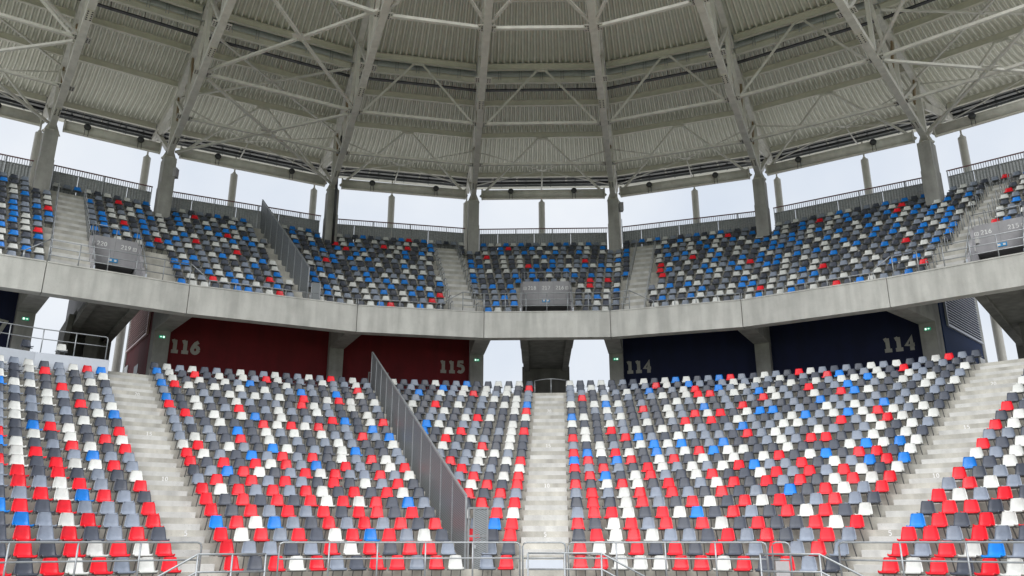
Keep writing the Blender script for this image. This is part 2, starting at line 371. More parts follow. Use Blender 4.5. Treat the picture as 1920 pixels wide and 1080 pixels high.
for c in CN:
    me = SH.mesh('seat_shell_' + c, True); me.materials.append(M[c]); shell_me[c] = me
br_me = BR.mesh('seat_bracket'); br_me.materials.append(M['bracket'])
def pick(r, upper=False, last=None):
    if upper: ws = [.04, .19, .275, .225, .27]
    else:
        t = max(0, min(1, (r - 1) / 14)); ws = [lerp(.46, .075, t ** .6), .055, lerp(.17, .25, t), lerp(.15, .27, t), lerp(.165, .34, t)]
    if last: ws = [x * (.15 if n_ == last else 1) for x, n_ in zip(ws, CN)]
    return random.choices(CN, ws)[0]
PATTERN = {}
COLOURS = {
    'a': 'RWGRWRDR RWRWRDRD DRGDRGRD RGGRWGBD RGGGRDRB DGRBWRGD RDGRWGRG WDGDRDRG GRWWRDWR GGBGDRWD RDWRGDWB WRDWDWDR RGDWRBDG DDWDGDWG BWDGDGWG WGRDWGDG GWDGWDGD GDWRDWWB DWDGDGDW WGDGRWDG BRWGDWGW',
    'b': 'RDRWRGDRRGRW RGGDGRWRDRRG RWRGRDWRBRGWD BRWBGDRGRGRDR RDRGRGRDRRDRD RDRDRDRWRWRDB RWRGRGRWDRDRW GRDRGRGDRDWGRD DGBRWDGRWRGGRG RDRDRWRGBDRGDWR RWGDBGRGRD WRDWGDBWDGD GWGDRDWDGDGW GDGDBDWG GGDWDDRW GRDWDWBDW RDWDGRDGW BDWGDWGDGD GDDGDWGWGW BRWDWDWDWDG GWDWDWGBDDW BWDRDWDWGRWD DWGWDGDWDGWD',
    'c': 'RGR DGW RDR RBGR WRDW RGRDR GRDRG RDRWR RWDRGR WDGGRD RWDWGRG DGWWGD DWDRDG DWDGWD RWGDGRW DWDDGGDWBG WDDWRWDGGDG RWDGDGDWGDW BWWDGDWDRDWG GWDWGDGDGDGDW GDWGWRWGWDBDG RDWDWDWGBDDGDR DWDWDDBGDWDGDWG',
    'd': 'RRWWWRRWRDRGD RWWRDRDRDGRGR DRWRWGGDRGRDGRG RDWRGRDRWDRDDRWR GRRWDRWBDRGDRWRDWB DRDWRGDRWDRWRDGRGD GRGWRGRGDRDGDBDRWGR RDWRWDRDGWRDRGRDWRWR DRBDWRGDWRDDWRGRGRWD RGRGDRWGWGWRBGGRDWGBR BRDBRDWRDWDWDWRDWB RBWRW GDWGDW RWDDRB DWDRGW WDDWGDW BWDGWD DDGWGDR WDWBWDG GRDWDGD GGDGGWDB GDWDDDGG WDDWDGDW',
    'e': 'RWRDRWRD RGRWBGR RRGRGDR BRDRWR DRRDWR RWGRDR GRWGG RDGDR BDWR WGWG RDWG GGD RWD DW RD DG W W D',
}                                            # chair colours counted off from the stairs, row by row
for b_, t_ in COLOURS.items():
    for i_, w_ in enumerate(t_.split()): PATTERN[(b_, i_ + 1)] = w_
KEY = {'R': 'red', 'B': 'blue', 'W': 'white', 'G': 'grey', 'D': 'dark'}
seats = []                                   # (distance, colour, point, facing angle, block, row, number in row)
PITCH = .545
REV = {'a': ('left', 'left of the left stairs'), 'b': ('left', 'right of the left stairs'), 'c': ('centre', 'left of the central stairs'), 'd': ('centre', 'right of the central stairs'), 'e': ('right', 'right of the right stairs')}
for r in range(1, 24):
    rad = RR(r)
    if r == 23: rad += .1
    zt = TR[r - 1] + ZC; st = math.degrees(PITCH / rad)
    lims = {'a': (edges_aisle['left'][0](rad), -64, -1), 'b': (edges_aisle['left'][1](rad), fence_bearing(rad) - math.degrees(.22 / rad), 1),
            'c': (edges_aisle['centre'][0](rad), fence_bearing(rad) + math.degrees(.02 / rad), -1), 'd': (edges_aisle['centre'][1](rad), edges_aisle['right'][0](rad), 1), 'e': (edges_aisle['right'][1](rad), 67, 1)}
    for blk, (a0, a1, sg) in lims.items():
        if blk == 'a' and r > 21: continue
        if blk == 'e' and r > 22: continue
        # columns of chairs start at the stairs; leave the stretch unevenly filled as set out on site
        num = int(abs(a1 - a0) / st); off = 0; st_ = st
        if blk in 'bd': num = round(abs(a1 - a0) / st); st_ = abs(a1 - a0) / num
        last = None
        pat = PATTERN.get((blk, r), '')
        for i in range(num):
            th = a0 + sg * (off + (i + .5) * st_); p, md = LP(rad, th)
            if abs(p.x) > .78 * p.y + 1.2: continue
            c = KEY.get(pat[i]) if i < len(pat) and pat[i] in KEY else pick(r, False, last)
            last = c
            seats.append((math.hypot(p.x, p.y), c, (p.x, p.y, zt), -R(md), blk, r, i + 1))
order = sorted(range(len(seats)), key=lambda i: seats[i][0] if abs(seats[i][2][0]) < .66 * seats[i][2][1] else 1e3)
indiv = set(order[:300])
stuffv, stufff, stuffm = [], [], []
bv, bf = [], []
def put(V, F, mbx, p, ang):
    o = len(V); ca, sa = math.cos(ang), math.sin(ang)
    V += [(p[0] + x * ca - y * sa, p[1] + x * sa + y * ca, p[2] + z) for x, y, z in mbx.v]; F += [tuple(i + o for i in f) for f in mbx.f]
for i, (d, c, p, ang, blk, r, k) in enumerate(seats):
    ang += random.uniform(-.02, .02)
    if i in indiv:
        side = REV[blk][1]
        e = empty('stadium_seat', p, f"{CTX[c]} seat, {ORD[k - 1]} {side}, {ORD[r - 1]} row from front", 'seat', 'plastic seats in the front rows of the lower terrace')
        e.rotation_euler = (random.uniform(-.025, .025), random.uniform(-.012, .012), ang)
        for nm, me in (('shell', shell_me[c]), ('bracket', br_me)):
            o = bpy.data.objects.new(nm, me); col.objects.link(o); o.parent = e
    else:
        nf = len(stufff); put(stuffv, stufff, SH, p, ang); stuffm += [CN.index(c)] * (len(stufff) - nf)
        nf = len(stufff); put(stuffv, stufff, BR, p, ang); stuffm += [5] * (len(stufff) - nf)
def stuff_mesh(name, V, F, Mi, label, cat):
    me = bpy.data.meshes.new(name); me.from_pydata(V, [], F)
    for c in CN + ['bracket']: me.materials.append(M[c])
    me.polygons.foreach_set('material_index', Mi); me.polygons.foreach_set('use_smooth', [m_ < 5 for m_ in Mi]); me.update()
    o = link(name, me); return tag(o, label, cat, kind='stuff')
stuff_mesh('rear_row_seats', stuffv, stufff, stuffm, 'red, white, blue and grey seats filling the rear rows of the lower terrace', 'seats')

# ------------------------------------------------------------------ upper tier
UP = .77; UZ = lambda s: .755 * s + 11.877 - .56       # tread height under a seat whose centre is at offset s
US = lambda j: .55 + UP * (j - 1)
NU = 14
PARB, PART = 10.58, 12.0
def aisle_up(b, s):
    t = (s - .8) / 8.4
    if b == 3: L = blen(b, s); return (L - lerp(1.8, 2.63, t), L - lerp(.36, 1.05, t))
    if b == 5: return (lerp(.68, 1.42, t), lerp(1.9, 2.7, t))
    if b == 1: return (lerp(.15, .80, t), lerp(1.9, 2.2, t))
    if b == 7: return (lerp(1.75, 2.85, t), lerp(2.95, 3.75, t))
    return None
BOX = {4: (2.05, 4.80), 1: (2.02, 4.15), 7: (3.45, 5.6)}
ustand = empty('upper_stand', (2, 43, 12 + ZC), 'steep upper concrete seating tier under the roof', 'terrace')
for j in range(1, NU + 1):
    s = US(j); f, bk = s - .41, s + .375
    z1 = UZ(s) + ZC; z0 = UZ(US(j - 1)) + ZC - .1 if j > 1 else PARB + .35 + ZC
    for b in range(NB):
        spans = [(0, None)]
        if b in BOX and j <= 5: spans = [(0, BOX[b][0] - .12), (BOX[b][1] + .12, None)]
        for w0, w1 in spans:
            q = []
            for s_, right in ((f, 0), (f, 1), (bk, 1), (bk, 0)):
                L = blen(b, s_)
                if right: q.append(BW(b, s_, L - .005) if w1 is None else BQ(b, s_, w1))
                else: q.append(BW(b, s_, .005) if w0 == 0 else BQ(b, s_, w0))
            mb = MB(); mb.hexa([(*x, z0) for x in q], [(*x, z1) for x in q]); mb.build('terrace_step', 'step', ustand)
# half steps on the upper stairs
UPST = {3: 'upper stairs left of the central entrance', 5: 'upper stairs right of the central entrance', 1: 'upper stairs beside the left entrance', 7: 'upper stairs beside the right-edge entrance'}
for b, txt in UPST.items():
    st = empty('stairway', (*BW(b, .6, sum(aisle_up(b, .6)) / 2), UZ(.55) + ZC), txt, 'stairs', 'upper tier stairways')
    for j in range(1, NU):
        s = US(j); bk = s + .375 - .02; f = bk - .33; w0, w1 = aisle_up(b, s)
        zt = (UZ(s) + UZ(US(j + 1))) / 2 + ZC; q = [BW(b, f, w0), BW(b, f, w1), BW(b, bk, w1), BW(b, bk, w0)]
        mb = MB(); mb.hexa([(*x, UZ(s) + ZC - .02) for x in q], [(*x, zt) for x in q]); mb.build('half_step', 'block', st)
    # hoop rails on both sides
for b, txt in UPST.items():
    for side, sn in ((0, 'left'), (1, 'right')):
        e = empty('hoop_railing', (*BW(b, .6, aisle_up(b, .6)[side]), UZ(.55) + ZC), f'galvanised hoops on the {sn} of the {txt}', 'railing', 'hoop railings along the upper stairs')
        for j in range(1, NU):
            if b in (1, 7) and side == 1 and j < 6: continue
            s = US(j); wv = aisle_up(b, s)[side]; z = UZ(s) + ZC
            p, q = BW(b, s - .25, wv), BW(b, s + .22, wv); h = .92; rr = .08
            d = (q - p).normalized(); mb = MB()
            mb.tube([(*p, z), (*p, z + h - rr), (*(p + d * rr * .3), z + h - rr * .3), (*(p + d * rr), z + h), (*(q - d * rr), z + h), (*(q - d * rr * .3), z + h - rr * .3), (*q, z + h - rr), (*q, z)], .021, 6)
            mb.build('hoop', 'galv', e, True)
V, F, Mi = [], [], []
for j in range(1, NU + 1):
    s = US(j); z = UZ(s) + ZC
    for b in range(NB):
        L = blen(b, s); d = (J[b + 1] - J[b]); ang = math.atan2(d.y, d.x); al = aisle_up(b, s)
        n = round(L / .53); pu = L / n; o = 0; last = None
        gaps = []
        if al and j < NU: gaps.append((al[0] - .22, al[1] + .22))
        if b == 2: gaps.append((5.45, 6.2))
        if j >= 12:
            gaps += [(-1, .62), (L - .62, L + 1)] if j > 12 else []
        i0 = o
        for i in range(n):
            wv = i0 + (i + .5) * pu
            if any(g0 < wv < g1 for g0, g1 in gaps): continue
            p = BW(b, s, wv); wq = (p - J[b]).dot((J[b + 1] - J[b]).normalized())
            if b in BOX and j <= 5 and BOX[b][0] - .38 < wq < BOX[b][1] + (1.25 if b == 1 else .38): continue
            if abs(p.x) > .74 * p.y + 1.5: continue
            c = pick(j, True, last); last = c; nf = len(F); put(V, F, SH, (p.x, p.y, z), ang + random.uniform(-.02, .02)); Mi += [CN.index(c)] * (len(F) - nf)
            nf = len(F); put(V, F, BU, (p.x, p.y, z), ang); Mi += [5] * (len(F) - nf)
stuff_mesh('upper_tier_seats', V, F, Mi, 'dark, blue, white and grey seats filling the steep upper tier', 'seats')

# parapet panels
par = empty('parapet', (*J[4], PARB + ZC), 'long pale concrete parapet band dividing the two tiers', 'parapet')
for b in range(NB):
    mb = MB(); g = .018; d = (J[b + 1] - J[b]).normalized(); nrm = perp(b)
    for (s0, s1, za, zb) in ((0, .22, PARB, PART), (.22, .60, PARB, PARB + .30)):
        L0, L1 = blen(b, s0), blen(b, s1)
        q = [BW(b, s0, g), BW(b, s0, L0 - g), BW(b, s1, L1 - g), BW(b, s1, g)]
        mb.hexa([(*x, za + ZC) for x in q], [(*x, zb + ZC) for x in q])
    mb.build('parapet_panel', 'concrete', par)
    q = [BW(b, -.03, .03), BW(b, -.03, blen(b, 0) - .03), BW(b, .245, blen(b, .2) - .03), BW(b, .245, .03)]
    mb = MB(); mb.hexa([(*x, PART + ZC - .012) for x in q], [(*x, PART + ZC + .05) for x in q]); mb.build('coping', 'concrete', par)

def poly_rail(e, pts, zs, r, m='galv'):        # horizontal tubes along a plan polyline at several heights
    for z in zs:
        mb = MB(); mb.tube([(p[0], p[1], z + (p[2] if len(p) > 2 else 0)) for p in pts], r, 8); mb.build('rail', m, e, True)
# railings on the parapet: low over seats, tall at the entrances
RZ = PART + ZC + .05
def up_rail(b, w0, w1, h, nrail, label, posts=1.15):
    e = empty('parapet_railing', (*BW(b, .1, (w0 + w1) / 2), RZ), label, 'railing', 'galvanised railings along the parapet')
    poly_rail(e, [BW(b, .1, w0), BW(b, .1, w1)], [RZ + h - i * .36 for i in range(nrail)], .024)
    n = max(1, round((w1 - w0) / posts))
    for i in range(n + 1):
        p = BW(b, .1, lerp(w0 + .03, w1 - .03, i / n)); mb = MB(); mb.tube([(*p, RZ - .02), (*p, RZ + h)], .026, 8); mb.build('post', 'galv', e, True)
    return e
def slope_rail(b, w0, h0, w1, h1, label):
    e = empty('sloping_handrail', (*BW(b, .1, w0), RZ), label, 'railing', 'galvanised railings along the parapet')
    mb = MB(); mb.tube([(*BW(b, .1, w0), RZ + h0), (*BW(b, .1, w1), RZ + h1)], .026, 8); mb.build('rail', 'galv', e, True)
    p = BW(b, .1, w0 if h0 < h1 else w1); mb = MB(); mb.tube([(*p, RZ - .02), (*p, RZ + min(h0, h1))], .026, 8); mb.build('post', 'galv', e, True)
LOW, HI = .36, 1.06
up_rail(0, .1, blen(0, .1) - .9, LOW, 1, 'low galvanised rail on the parapet at the far left edge')
slope_rail(0, blen(0, .1) - .9, LOW, blen(0, .1) + .0, HI, 'sloping handrail on the parapet left of the 220 entrance')
up_rail(1, .0, blen(1, .1), HI, 3, 'tall three-bar railing on the parapet before the 219 and 220 entrance')
slope_rail(2, .0, HI, .9, LOW, 'sloping handrail on the parapet right of the 219 entrance')
up_rail(2, .9, blen(2, .1) - .02, LOW, 1, 'low galvanised rail on the parapet above the left red wall')
up_rail(3, .02, blen(3, .1) - 2.35, LOW, 1, 'low galvanised rail on the parapet above the right red wall')
slope_rail(3, blen(3, .1) - 2.35, LOW, blen(3, .1) - 1.2, HI, 'sloping handrail on the parapet left of the central entrance')
up_rail(3, blen(3, .1) - 1.2, blen(3, .1), HI, 3, 'short tall railing on the parapet below the upper stairs left of centre')
up_rail(4, .0, blen(4, .1), HI, 3, 'tall three-bar railing on the parapet before the central 217 entrance')
up_rail(5, .0, 1.1, HI, 3, 'short tall railing on the parapet below the upper stairs right of centre')
slope_rail(5, 1.1, HI, 2.35, LOW, 'sloping handrail on the parapet right of the central entrance')
up_rail(5, 2.35, blen(5, .1) - .02, LOW, 1, 'low galvanised rail on the parapet above the left navy wall')
up_rail(6, .02, blen(6, .1) - .55, LOW, 1, 'low galvanised rail on the parapet above the right navy wall')
slope_rail(6, blen(6, .1) - .75, LOW, blen(6, .1) + .3, HI, 'sloping handrail on the parapet left of the right-edge entrance')
up_rail(7, .3, blen(7, .1), HI, 3, 'tall three-bar railing on the parapet before the 216 entrance')

# vomitory entrances of the upper tier
def icon(mb, P, x0, kind):
    for (a, b_, c_, d_) in ((0, 0, .8, .14), (0, .66, .8, .8), (0, .14, .14, .66), (.66, .14, .8, .66), (.28, .28, .52, .52)):
        mb.add([P(x0 + a, b_), P(x0 + c_, b_), P(x0 + c_, d_), P(x0 + a, d_)], [(0, 1, 2, 3)])
def vomitory(b, texts, label):
    w0, w1 = BOX[b]; sb = US(6) - .41 - .23; e = empty('vomitory', (*BQ(b, .6, (w0 + w1) / 2), PARB + ZC), label, 'entrance', 'grey plastered entrances of the upper tier')
    nrm = perp(b); d = (J[b + 1] - J[b]).normalized()
    ztop = UZ(US(6)) + ZC + .32; zo = 13.5 + ZC
    A, B = BQ(b, sb, w0), BQ(b, sb, w1); t = nrm * .2
    mb = MB(); mb.hexa([(*A, zo), (*B, zo), (*(B + t), zo), (*(A + t), zo)], [(*A, ztop), (*B, ztop), (*(B + t), ztop), (*(A + t), ztop)]); mb.build('lintel_wall', 'vom', e)
    for wv, sg in ((w0, -1), (w1, 1)):             # raking side walls
        fr, bk = BQ(b, .62, wv), BQ(b, sb + .2, wv); o = d * sg * .14; zf = UZ(.55) + ZC + .35
        mb = MB(); za = PARB + ZC + .31
        mb.add([(*fr, za), (*bk, za), (*bk, ztop), (*fr, zf), (*(fr + o), za), (*(bk + o), za), (*(bk + o), ztop), (*(fr + o), zf)], [(0, 1, 2, 3), (7, 6, 5, 4), (3, 2, 6, 7), (0, 3, 7, 4), (1, 5, 6, 2), (0, 4, 5, 1)])
        mb.build('side_wall', 'vom', e)
        mb = MB(); p0 = fr + o * .5; p1 = bk + o * .5
        mb.tube([(*p0, zf + .62), (*p1, ztop + .62)], .022, 8)
        for i in range(4):
            q = p0.lerp(p1, i / 3); zq = lerp(zf, ztop, i / 3); mb.tube([(*q, zq - .02), (*q, zq + .62)], .02, 6)
        mb.build('side_handrail', 'galv', e, True)
        mb = MB(); q = fr + o * .5 - nrm * .06; mb.beam((*q, za - .03), (*q, RZ + .32), .11, .07, (*d, 0)); mb.build('end_post', 'board', e)
    mb = MB(); fl = [BQ(b, .4, w0), BQ(b, .4, w1), BQ(b, 9.2, w1), BQ(b, 9.2, w0)]
    mb.hexa([(*x, PARB + ZC + .31) for x in fl], [(*x, PARB + ZC + .55) for x in fl]); mb.build('entrance_floor', 'concrete2', e)
    # tunnel walls and roof behind the opening
    for wv, sg in ((w0, -1), (w1, 1)):
        p, q = BQ(b, sb + .22, wv), BQ(b, 9.2, wv); o = d * sg * .14; mb = MB()
        mb.hexa([(*p, PARB + ZC + .56), (*q, PARB + ZC + .56), (*(q + o), PARB + ZC + .56), (*(p + o), PARB + ZC + .56)], [(*p, zo + .04), (*q, zo + .04), (*(q + o), zo + .04), (*(p + o), zo + .04)]); mb.build('tunnel_wall', 'vom', e)
    rf_ = [BQ(b, sb + .21, w0 - .1), BQ(b, sb + .21, w1 + .1), BQ(b, 9.3, w1 + .1), BQ(b, 9.3, w0 - .1)]; mb = MB(); mb.hexa([(*x, zo + .05) for x in rf_], [(*x, zo + .2) for x in rf_]); mb.build('tunnel_roof', 'vom', e)
    bk_ = [BQ(b, 9.2, w0), BQ(b, 9.2, w1), BQ(b, 9.35, w1), BQ(b, 9.35, w0)]; mb = MB(); mb.hexa([(*x, PARB + ZC + .31) for x in bk_], [(*x, zo + .2) for x in bk_]); mb.build('tunnel_end', 'vom', e)
    # top rail over the lintel
    mb = MB(); mb.tube([(*(A + t * .5), ztop + .62), (*(B + t * .5), ztop + .62)], .022, 8)
    for i in range(3):
        q = (A + t * .5).lerp(B + t * .5, .04 + .46 * i); mb.tube([(*q, ztop - .02), (*q, ztop + .62)], .02, 6)
    mb.build('lintel_rail', 'galv', e, True)
    # panel joints and lettering
    L = (B - A).length
    for fx in ((.34, .67) if len(texts) == 3 else (.5,)):
        q = A + d * L * fx - nrm * .004; mb = MB(); mb.beam((*q, zo + .02), (*q, ztop - .02), .012, .006, (*d, 0)); mb.build('panel_joint', 'bracket', e)
    h = .235
    for tx, fx, ic in texts:
        sw = (.72 * 3 - .1) * h; q = A + d * (L * fx - sw / 2); zz = ztop - .52
        text_obj('sector_number', tx, (*q, zz), (*d, 0), (0, 0, 1), h, .17, 'sign', e, (*(-nrm), 0), .008)
        if ic:
            mb = MB(); icon(mb, lambda a_, b_, k=0: (*(q + d * a_ * h - nrm * .008), zz + b_ * h), -1.15 if ic < 0 else 2.45, ic); tag(mb.build('pictogram', 'sign', e), kind='stuff')
    q = A + d * L * .5; mb = MB(); z_ = zo + .16
    mb.hexa([(*(q - d * .22), z_), (*(q + d * .22), z_), (*(q + d * .22 - nrm * .03), z_), (*(q - d * .22 - nrm * .03), z_)], [(*(q - d * .22), z_ + .2), (*(q + d * .22), z_ + .2), (*(q + d * .22 - nrm * .03), z_ + .2), (*(q - d * .22 - nrm * .03), z_ + .2)])
    sg_ = mb.build('direction_sign', 'signblue', e); mb = MB()
    for xx in (-.12, .1): mb.add([(*(q + d * (xx - .05) - nrm * .034), z_ + .05), (*(q + d * (xx + .06) - nrm * .034), z_ + .05), (*(q + d * (xx + .06) - nrm * .034), z_ + .15), (*(q + d * (xx - .05) - nrm * .034), z_ + .15)], [(0, 1, 2, 3)])
    mb.build('pictogram', 'sign', sg_)
    return e
vomitory(4, [('218', .20, -1), ('217', .505, 0), ('216', .80, 1)], 'grey central upper entrance marked 218, 217 and 216')
vomitory(1, [('220', .21, -1), ('219', .74, 1)], 'grey upper entrance at left marked 220 and 219')
vomitory(7, [('216', .24, -1), ('215', .78, 1)], 'grey upper entrance at the right edge marked 216')

# ------------------------------------------------------------------ mesh sector fences
def radial_fence(name, pts, h, label, dtop=None):   # pts: (plan point, ground z) from front to back
    e = empty(name, (*pts[0][0], pts[0][1]), label, 'fence', 'grey mesh sector fences')
    d = (pts[-1][0] - pts[0][0]).normalized()
    n = len(pts); za, zc_ = pts[0][1] + h - .2, pts[-1][1] + h; T = lambda i: lerp(za, zc_, i / (n - 1))
    for i in range(n):
        p, z = pts[i]; mb = MB(); mb.beam((*p, z - .1), (*p, T(i)), .06, .06, (*d, 0)); mb.build('fence_post', 'galv', e)
        if i < n - 1:
            q, z2 = pts[i + 1]; mb = MB(); o = Vector((d.y, -d.x)) * .006
            mb.hexa([(*(p + d * .04 + o), z + .06), (*(q - d * .04 + o), z2 + .06), (*(q - d * .04 - o), z2 + .06), (*(p + d * .04 - o), z + .06)], [(*(p + d * .04 + o), T(i) - .04), (*(q - d * .04 + o), T(i + 1) - .04), (*(q - d * .04 - o), T(i + 1) - .04), (*(p + d * .04 - o), T(i) - .04)])
            mb.build('mesh_panel', 'mesh', e)
    mb = MB(); mb.beam((*pts[0][0], za), (*pts[-1][0], zc_), .075, .06); mb.build('top_rail', 'galv', e)
    return e
def low_z(p):
    rad = (p - C).length; r = (rad - R1) / ROWP + 1
    return interp(r - .1, list(range(1, 24)), TR) + ZC
FN = (FB - FA).normalized(); Lf = (FB - FA).length
pts = []; n = 12
for i in range(n + 1):
    p = FA + FN * (.0 + (Lf - .6) * i / n); pts.append((p, low_z(p)))
z0, z1 = pts[0][1], pts[-1][1]
radial_fence('sector_fence', pts, 2.3, 'tall grey mesh fence descending between the lower seat blocks 116 and 115')
# fence gate at the foot
g0 = FA - FN * .10 + Vector((.06, 0)); gd = Vector((1, .06)).normalized(); gz = TR[0] + ZC
e = empty('fence_gate', (*g0, gz), 'narrow grey mesh gate at the foot of the lower sector fence', 'gate')
for t_ in (0, .16, .56):
    p = g0 + gd * t_; mb = MB(); mb.beam((*p, gz - .02), (*p, gz + 2.12), .055, .055, (*gd, 0)); mb.build('gate_post', 'gatesteel', e)
for zz in (.02, 1.30, 2.10):
    mb = MB(); mb.beam((*(g0 + gd * .03), gz + zz), (*(g0 + gd * .53), gz + zz), .045, .06); mb.build('gate_rail', 'gatesteel', e)
for za, zb in ((.06, 1.26), (1.34, 2.06)):
    p, q = g0 + gd * .18, g0 + gd * .54; mb = MB(); o = Vector((gd.y, -gd.x)) * .005
    mb.hexa([(*(p + o), gz + za), (*(q + o), gz + za), (*(q - o), gz + za), (*(p - o), gz + za)], [(*(p + o), gz + zb), (*(q + o), gz + zb), (*(q - o), gz + zb), (*(p - o), gz + zb)]); mb.build('mesh_panel', 'mesh', e)
mb = MB(); p = g0 + gd * .2; mb.box(p.x - .03, p.x + .03, p.y - .07, p.y - .03, gz + .95, gz + 1.05); mb.build('latch', 'galv', e)
pts = []
for i in range(9):
    s = lerp(.95, 10.4, i / 8); p = BW(2, s, 6.0); pts.append((p, UZ(s) + ZC + .0))
radial_fence('sector_fence', pts, 2.25, 'tall grey mesh fence climbing the upper tier above the left red wall')
e = empty('fence_gate', (*BW(2, .35, 6.0), UZ(.55) + ZC), 'small mesh gate at the foot of the upper sector fence', 'gate')
gp, gq = BW(2, .5, 6.05), BW(2, .5, 6.5); gz = UZ(.55) + ZC
for p in (gp, gq): mb = MB(); mb.beam((*p, gz - .02), (*p, gz + 1.35), .05, .05, (1, 0, 0)); mb.build('gate_post', 'gatesteel', e)
mb = MB(); mb.beam((*gp, gz + 1.35), (*gq, gz + 1.35), .05, .05); mb.build('gate_rail', 'gatesteel', e)
dd = (gq - gp).normalized() * .03; mb = MB(); o = perp(2) * .005
mb.hexa([(*(gp + dd - o), gz + .05), (*(gq - dd - o), gz + .05), (*(gq - dd + o), gz + .05), (*(gp + dd + o), gz + .05)], [(*(gp + dd - o), gz + 1.31), (*(gq - dd - o), gz + 1.31), (*(gq - dd + o), gz + 1.31), (*(gp + dd + o), gz + 1.31)]); mb.build('mesh_panel', 'mesh', e)

# ------------------------------------------------------------------ columns, back wall, posts, roof
ZL, ZU, ZI = 23.1 + ZC, 27.45 + ZC, 28.05 + ZC        # lower chords, outer deck level, raised inner deck level
CT = 22.72 + ZC                                # top of the concrete columns
colnames = ['leftmost', 'second', 'third', 'fourth', 'fifth', 'sixth', 'seventh', 'eighth', 'ninth']
BWS = US(NU) + .55                             # back wall offset
for k in range(9):
    lab = f'{ORD[max(k - 1, 0)]} tall concrete roof column from the left in the back row of the upper tier' if 1 <= k <= 7 else ('tall concrete roof column beyond the left edge' if k == 0 else 'tall concrete roof column beyond the right edge')
    e = empty('roof_column', (*K[k], UZ(9.5) + ZC - 1), lab, 'column', 'concrete columns carrying the roof')
    a = AX[k]; n_ = Vector((-a.y, a.x))
    def ring(hw, hd, z): return [(*(K[k] + n_ * sx * hw + a * sy * hd), z) for sx, sy in ((-1, -1), (1, -1), (1, 1), (-1, 1))]
    zb = UZ(9.0) + ZC - .3
    mb = MB(); mb.hexa(ring(.385, .55, zb), ring(.385, .55, 20.9 + ZC)); mb.build('column_base', 'concrete2', e)
    mb = MB(); mb.hexa(ring(.36, .52, 20.9 + ZC), ring(.36, .52, CT)); mb.build('column_shaft', 'concrete2', e)
    # lower column and cantilever beam under the tier
    lc = PS(k, 5.3, min(k, 7)); hw = .40
    lab2 = f'lower concrete column under the parapet, {ORD[k]} from the left'
    e2 = empty('lower_column', (*lc, FLOOR + ZC), lab2, 'column', 'concrete columns under the parapet')
    mb = MB(); mb.hexa([(*(lc + n_ * sx * hw + a * sy * .45), FLOOR + ZC - .02) for sx, sy in ((-1, -1), (1, -1), (1, 1), (-1, 1))], [(*(lc + n_ * sx * hw + a * sy * .45), 13.2 + ZC) for sx, sy in ((-1, -1), (1, -1), (1, 1), (-1, 1))]); mb.build('column_shaft', 'concrete2', e2)
    mb = MB(); f = PS(k, .62, min(k, 7)); bk = PS(k, 4.84, min(k, 7))
    mb.hexa([(*(f - n_ * .42), PARB + .02 + ZC), (*(f + n_ * .42), PARB + .02 + ZC), (*(bk + n_ * .42), 10.75 + ZC), (*(bk - n_ * .42), 10.75 + ZC)], [(*(f - n_ * .42), PARB + .72 + ZC), (*(f + n_ * .42), PARB + .72 + ZC), (*(bk + n_ * .42), 13 + ZC), (*(bk - n_ * .42), 13 + ZC)])
    mb.build('cantilever_beam', 'concrete2', e2)
for b in range(NB):                           # perforated back wall with baluster top
    e = empty('back_wall', (*BW(b, BWS, blen(b, BWS) / 2), UZ(US(NU)) + ZC), f'grey perforated metal wall with barred top rail {BAYTXT[b]}', 'wall', 'perforated walls behind the upper tier')
    L = blen(b, BWS); g = .55; n = max(4, round((L - 2 * g) / 1.35)); zb = UZ(US(NU)) + ZC - .1; zt = 20.85 + ZC; zr_ = 21.24 + ZC
    for i in range(n):
        a0, a1 = g + (L - 2 * g) * i / n + .012, g + (L - 2 * g) * (i + 1) / n - .012; mb = MB()
        p, q = BW(b, BWS, a0), BW(b, BWS, a1); t = perp(b) * .05
        # pressed ribs give the sheet its vertical lines
        m_ = 8; vs = []; 
        for z in (zb, zt):
            for u in range(m_ * 2 + 1):
                pp = p.lerp(q, u / (m_ * 2)) + perp(b) * (.022 if u % 2 else 0); vs.append((*pp, z))
        w_ = m_ * 2 + 1; mb.add(vs, [(u, u + 1, u + 1 + w_, u + w_) for u in range(w_ - 1)])
        mb.build('perforated_panel', 'perf', e)
    for i in range(0, n + 1, 2):
        p = BW(b, BWS - .05, g + (L - 2 * g) * i / n); mb = MB(); mb.beam((*p, zb), (*p, zr_), .05, .05, (1, 0, 0)); mb.build('wall_post', 'galv', e)
    mb = MB(); mb.beam((*BW(b, BWS - .03, g - .05), zr_), (*BW(b, BWS - .03, L - g + .05), zr_), .07, .06); mb.build('top_rail', 'rail_red', e)
    mb = MB(); mb.beam((*BW(b, BWS, g), zt + .02), (*BW(b, BWS, L - g), zt + .02), .05, .045); mb.build('sill_rail', 'galv', e)
    mb = MB(); nb = int((L - 2 * g) / .125)
    for i in range(nb + 1):
        p = BW(b, BWS, g + (L - 2 * g) * i / nb); mb.beam((*p, zt + .03), (*p, zr_ - .03), .028, .028, (1, 0, 0))
    tag(mb.build('balusters', 'galv', e), kind='stuff')
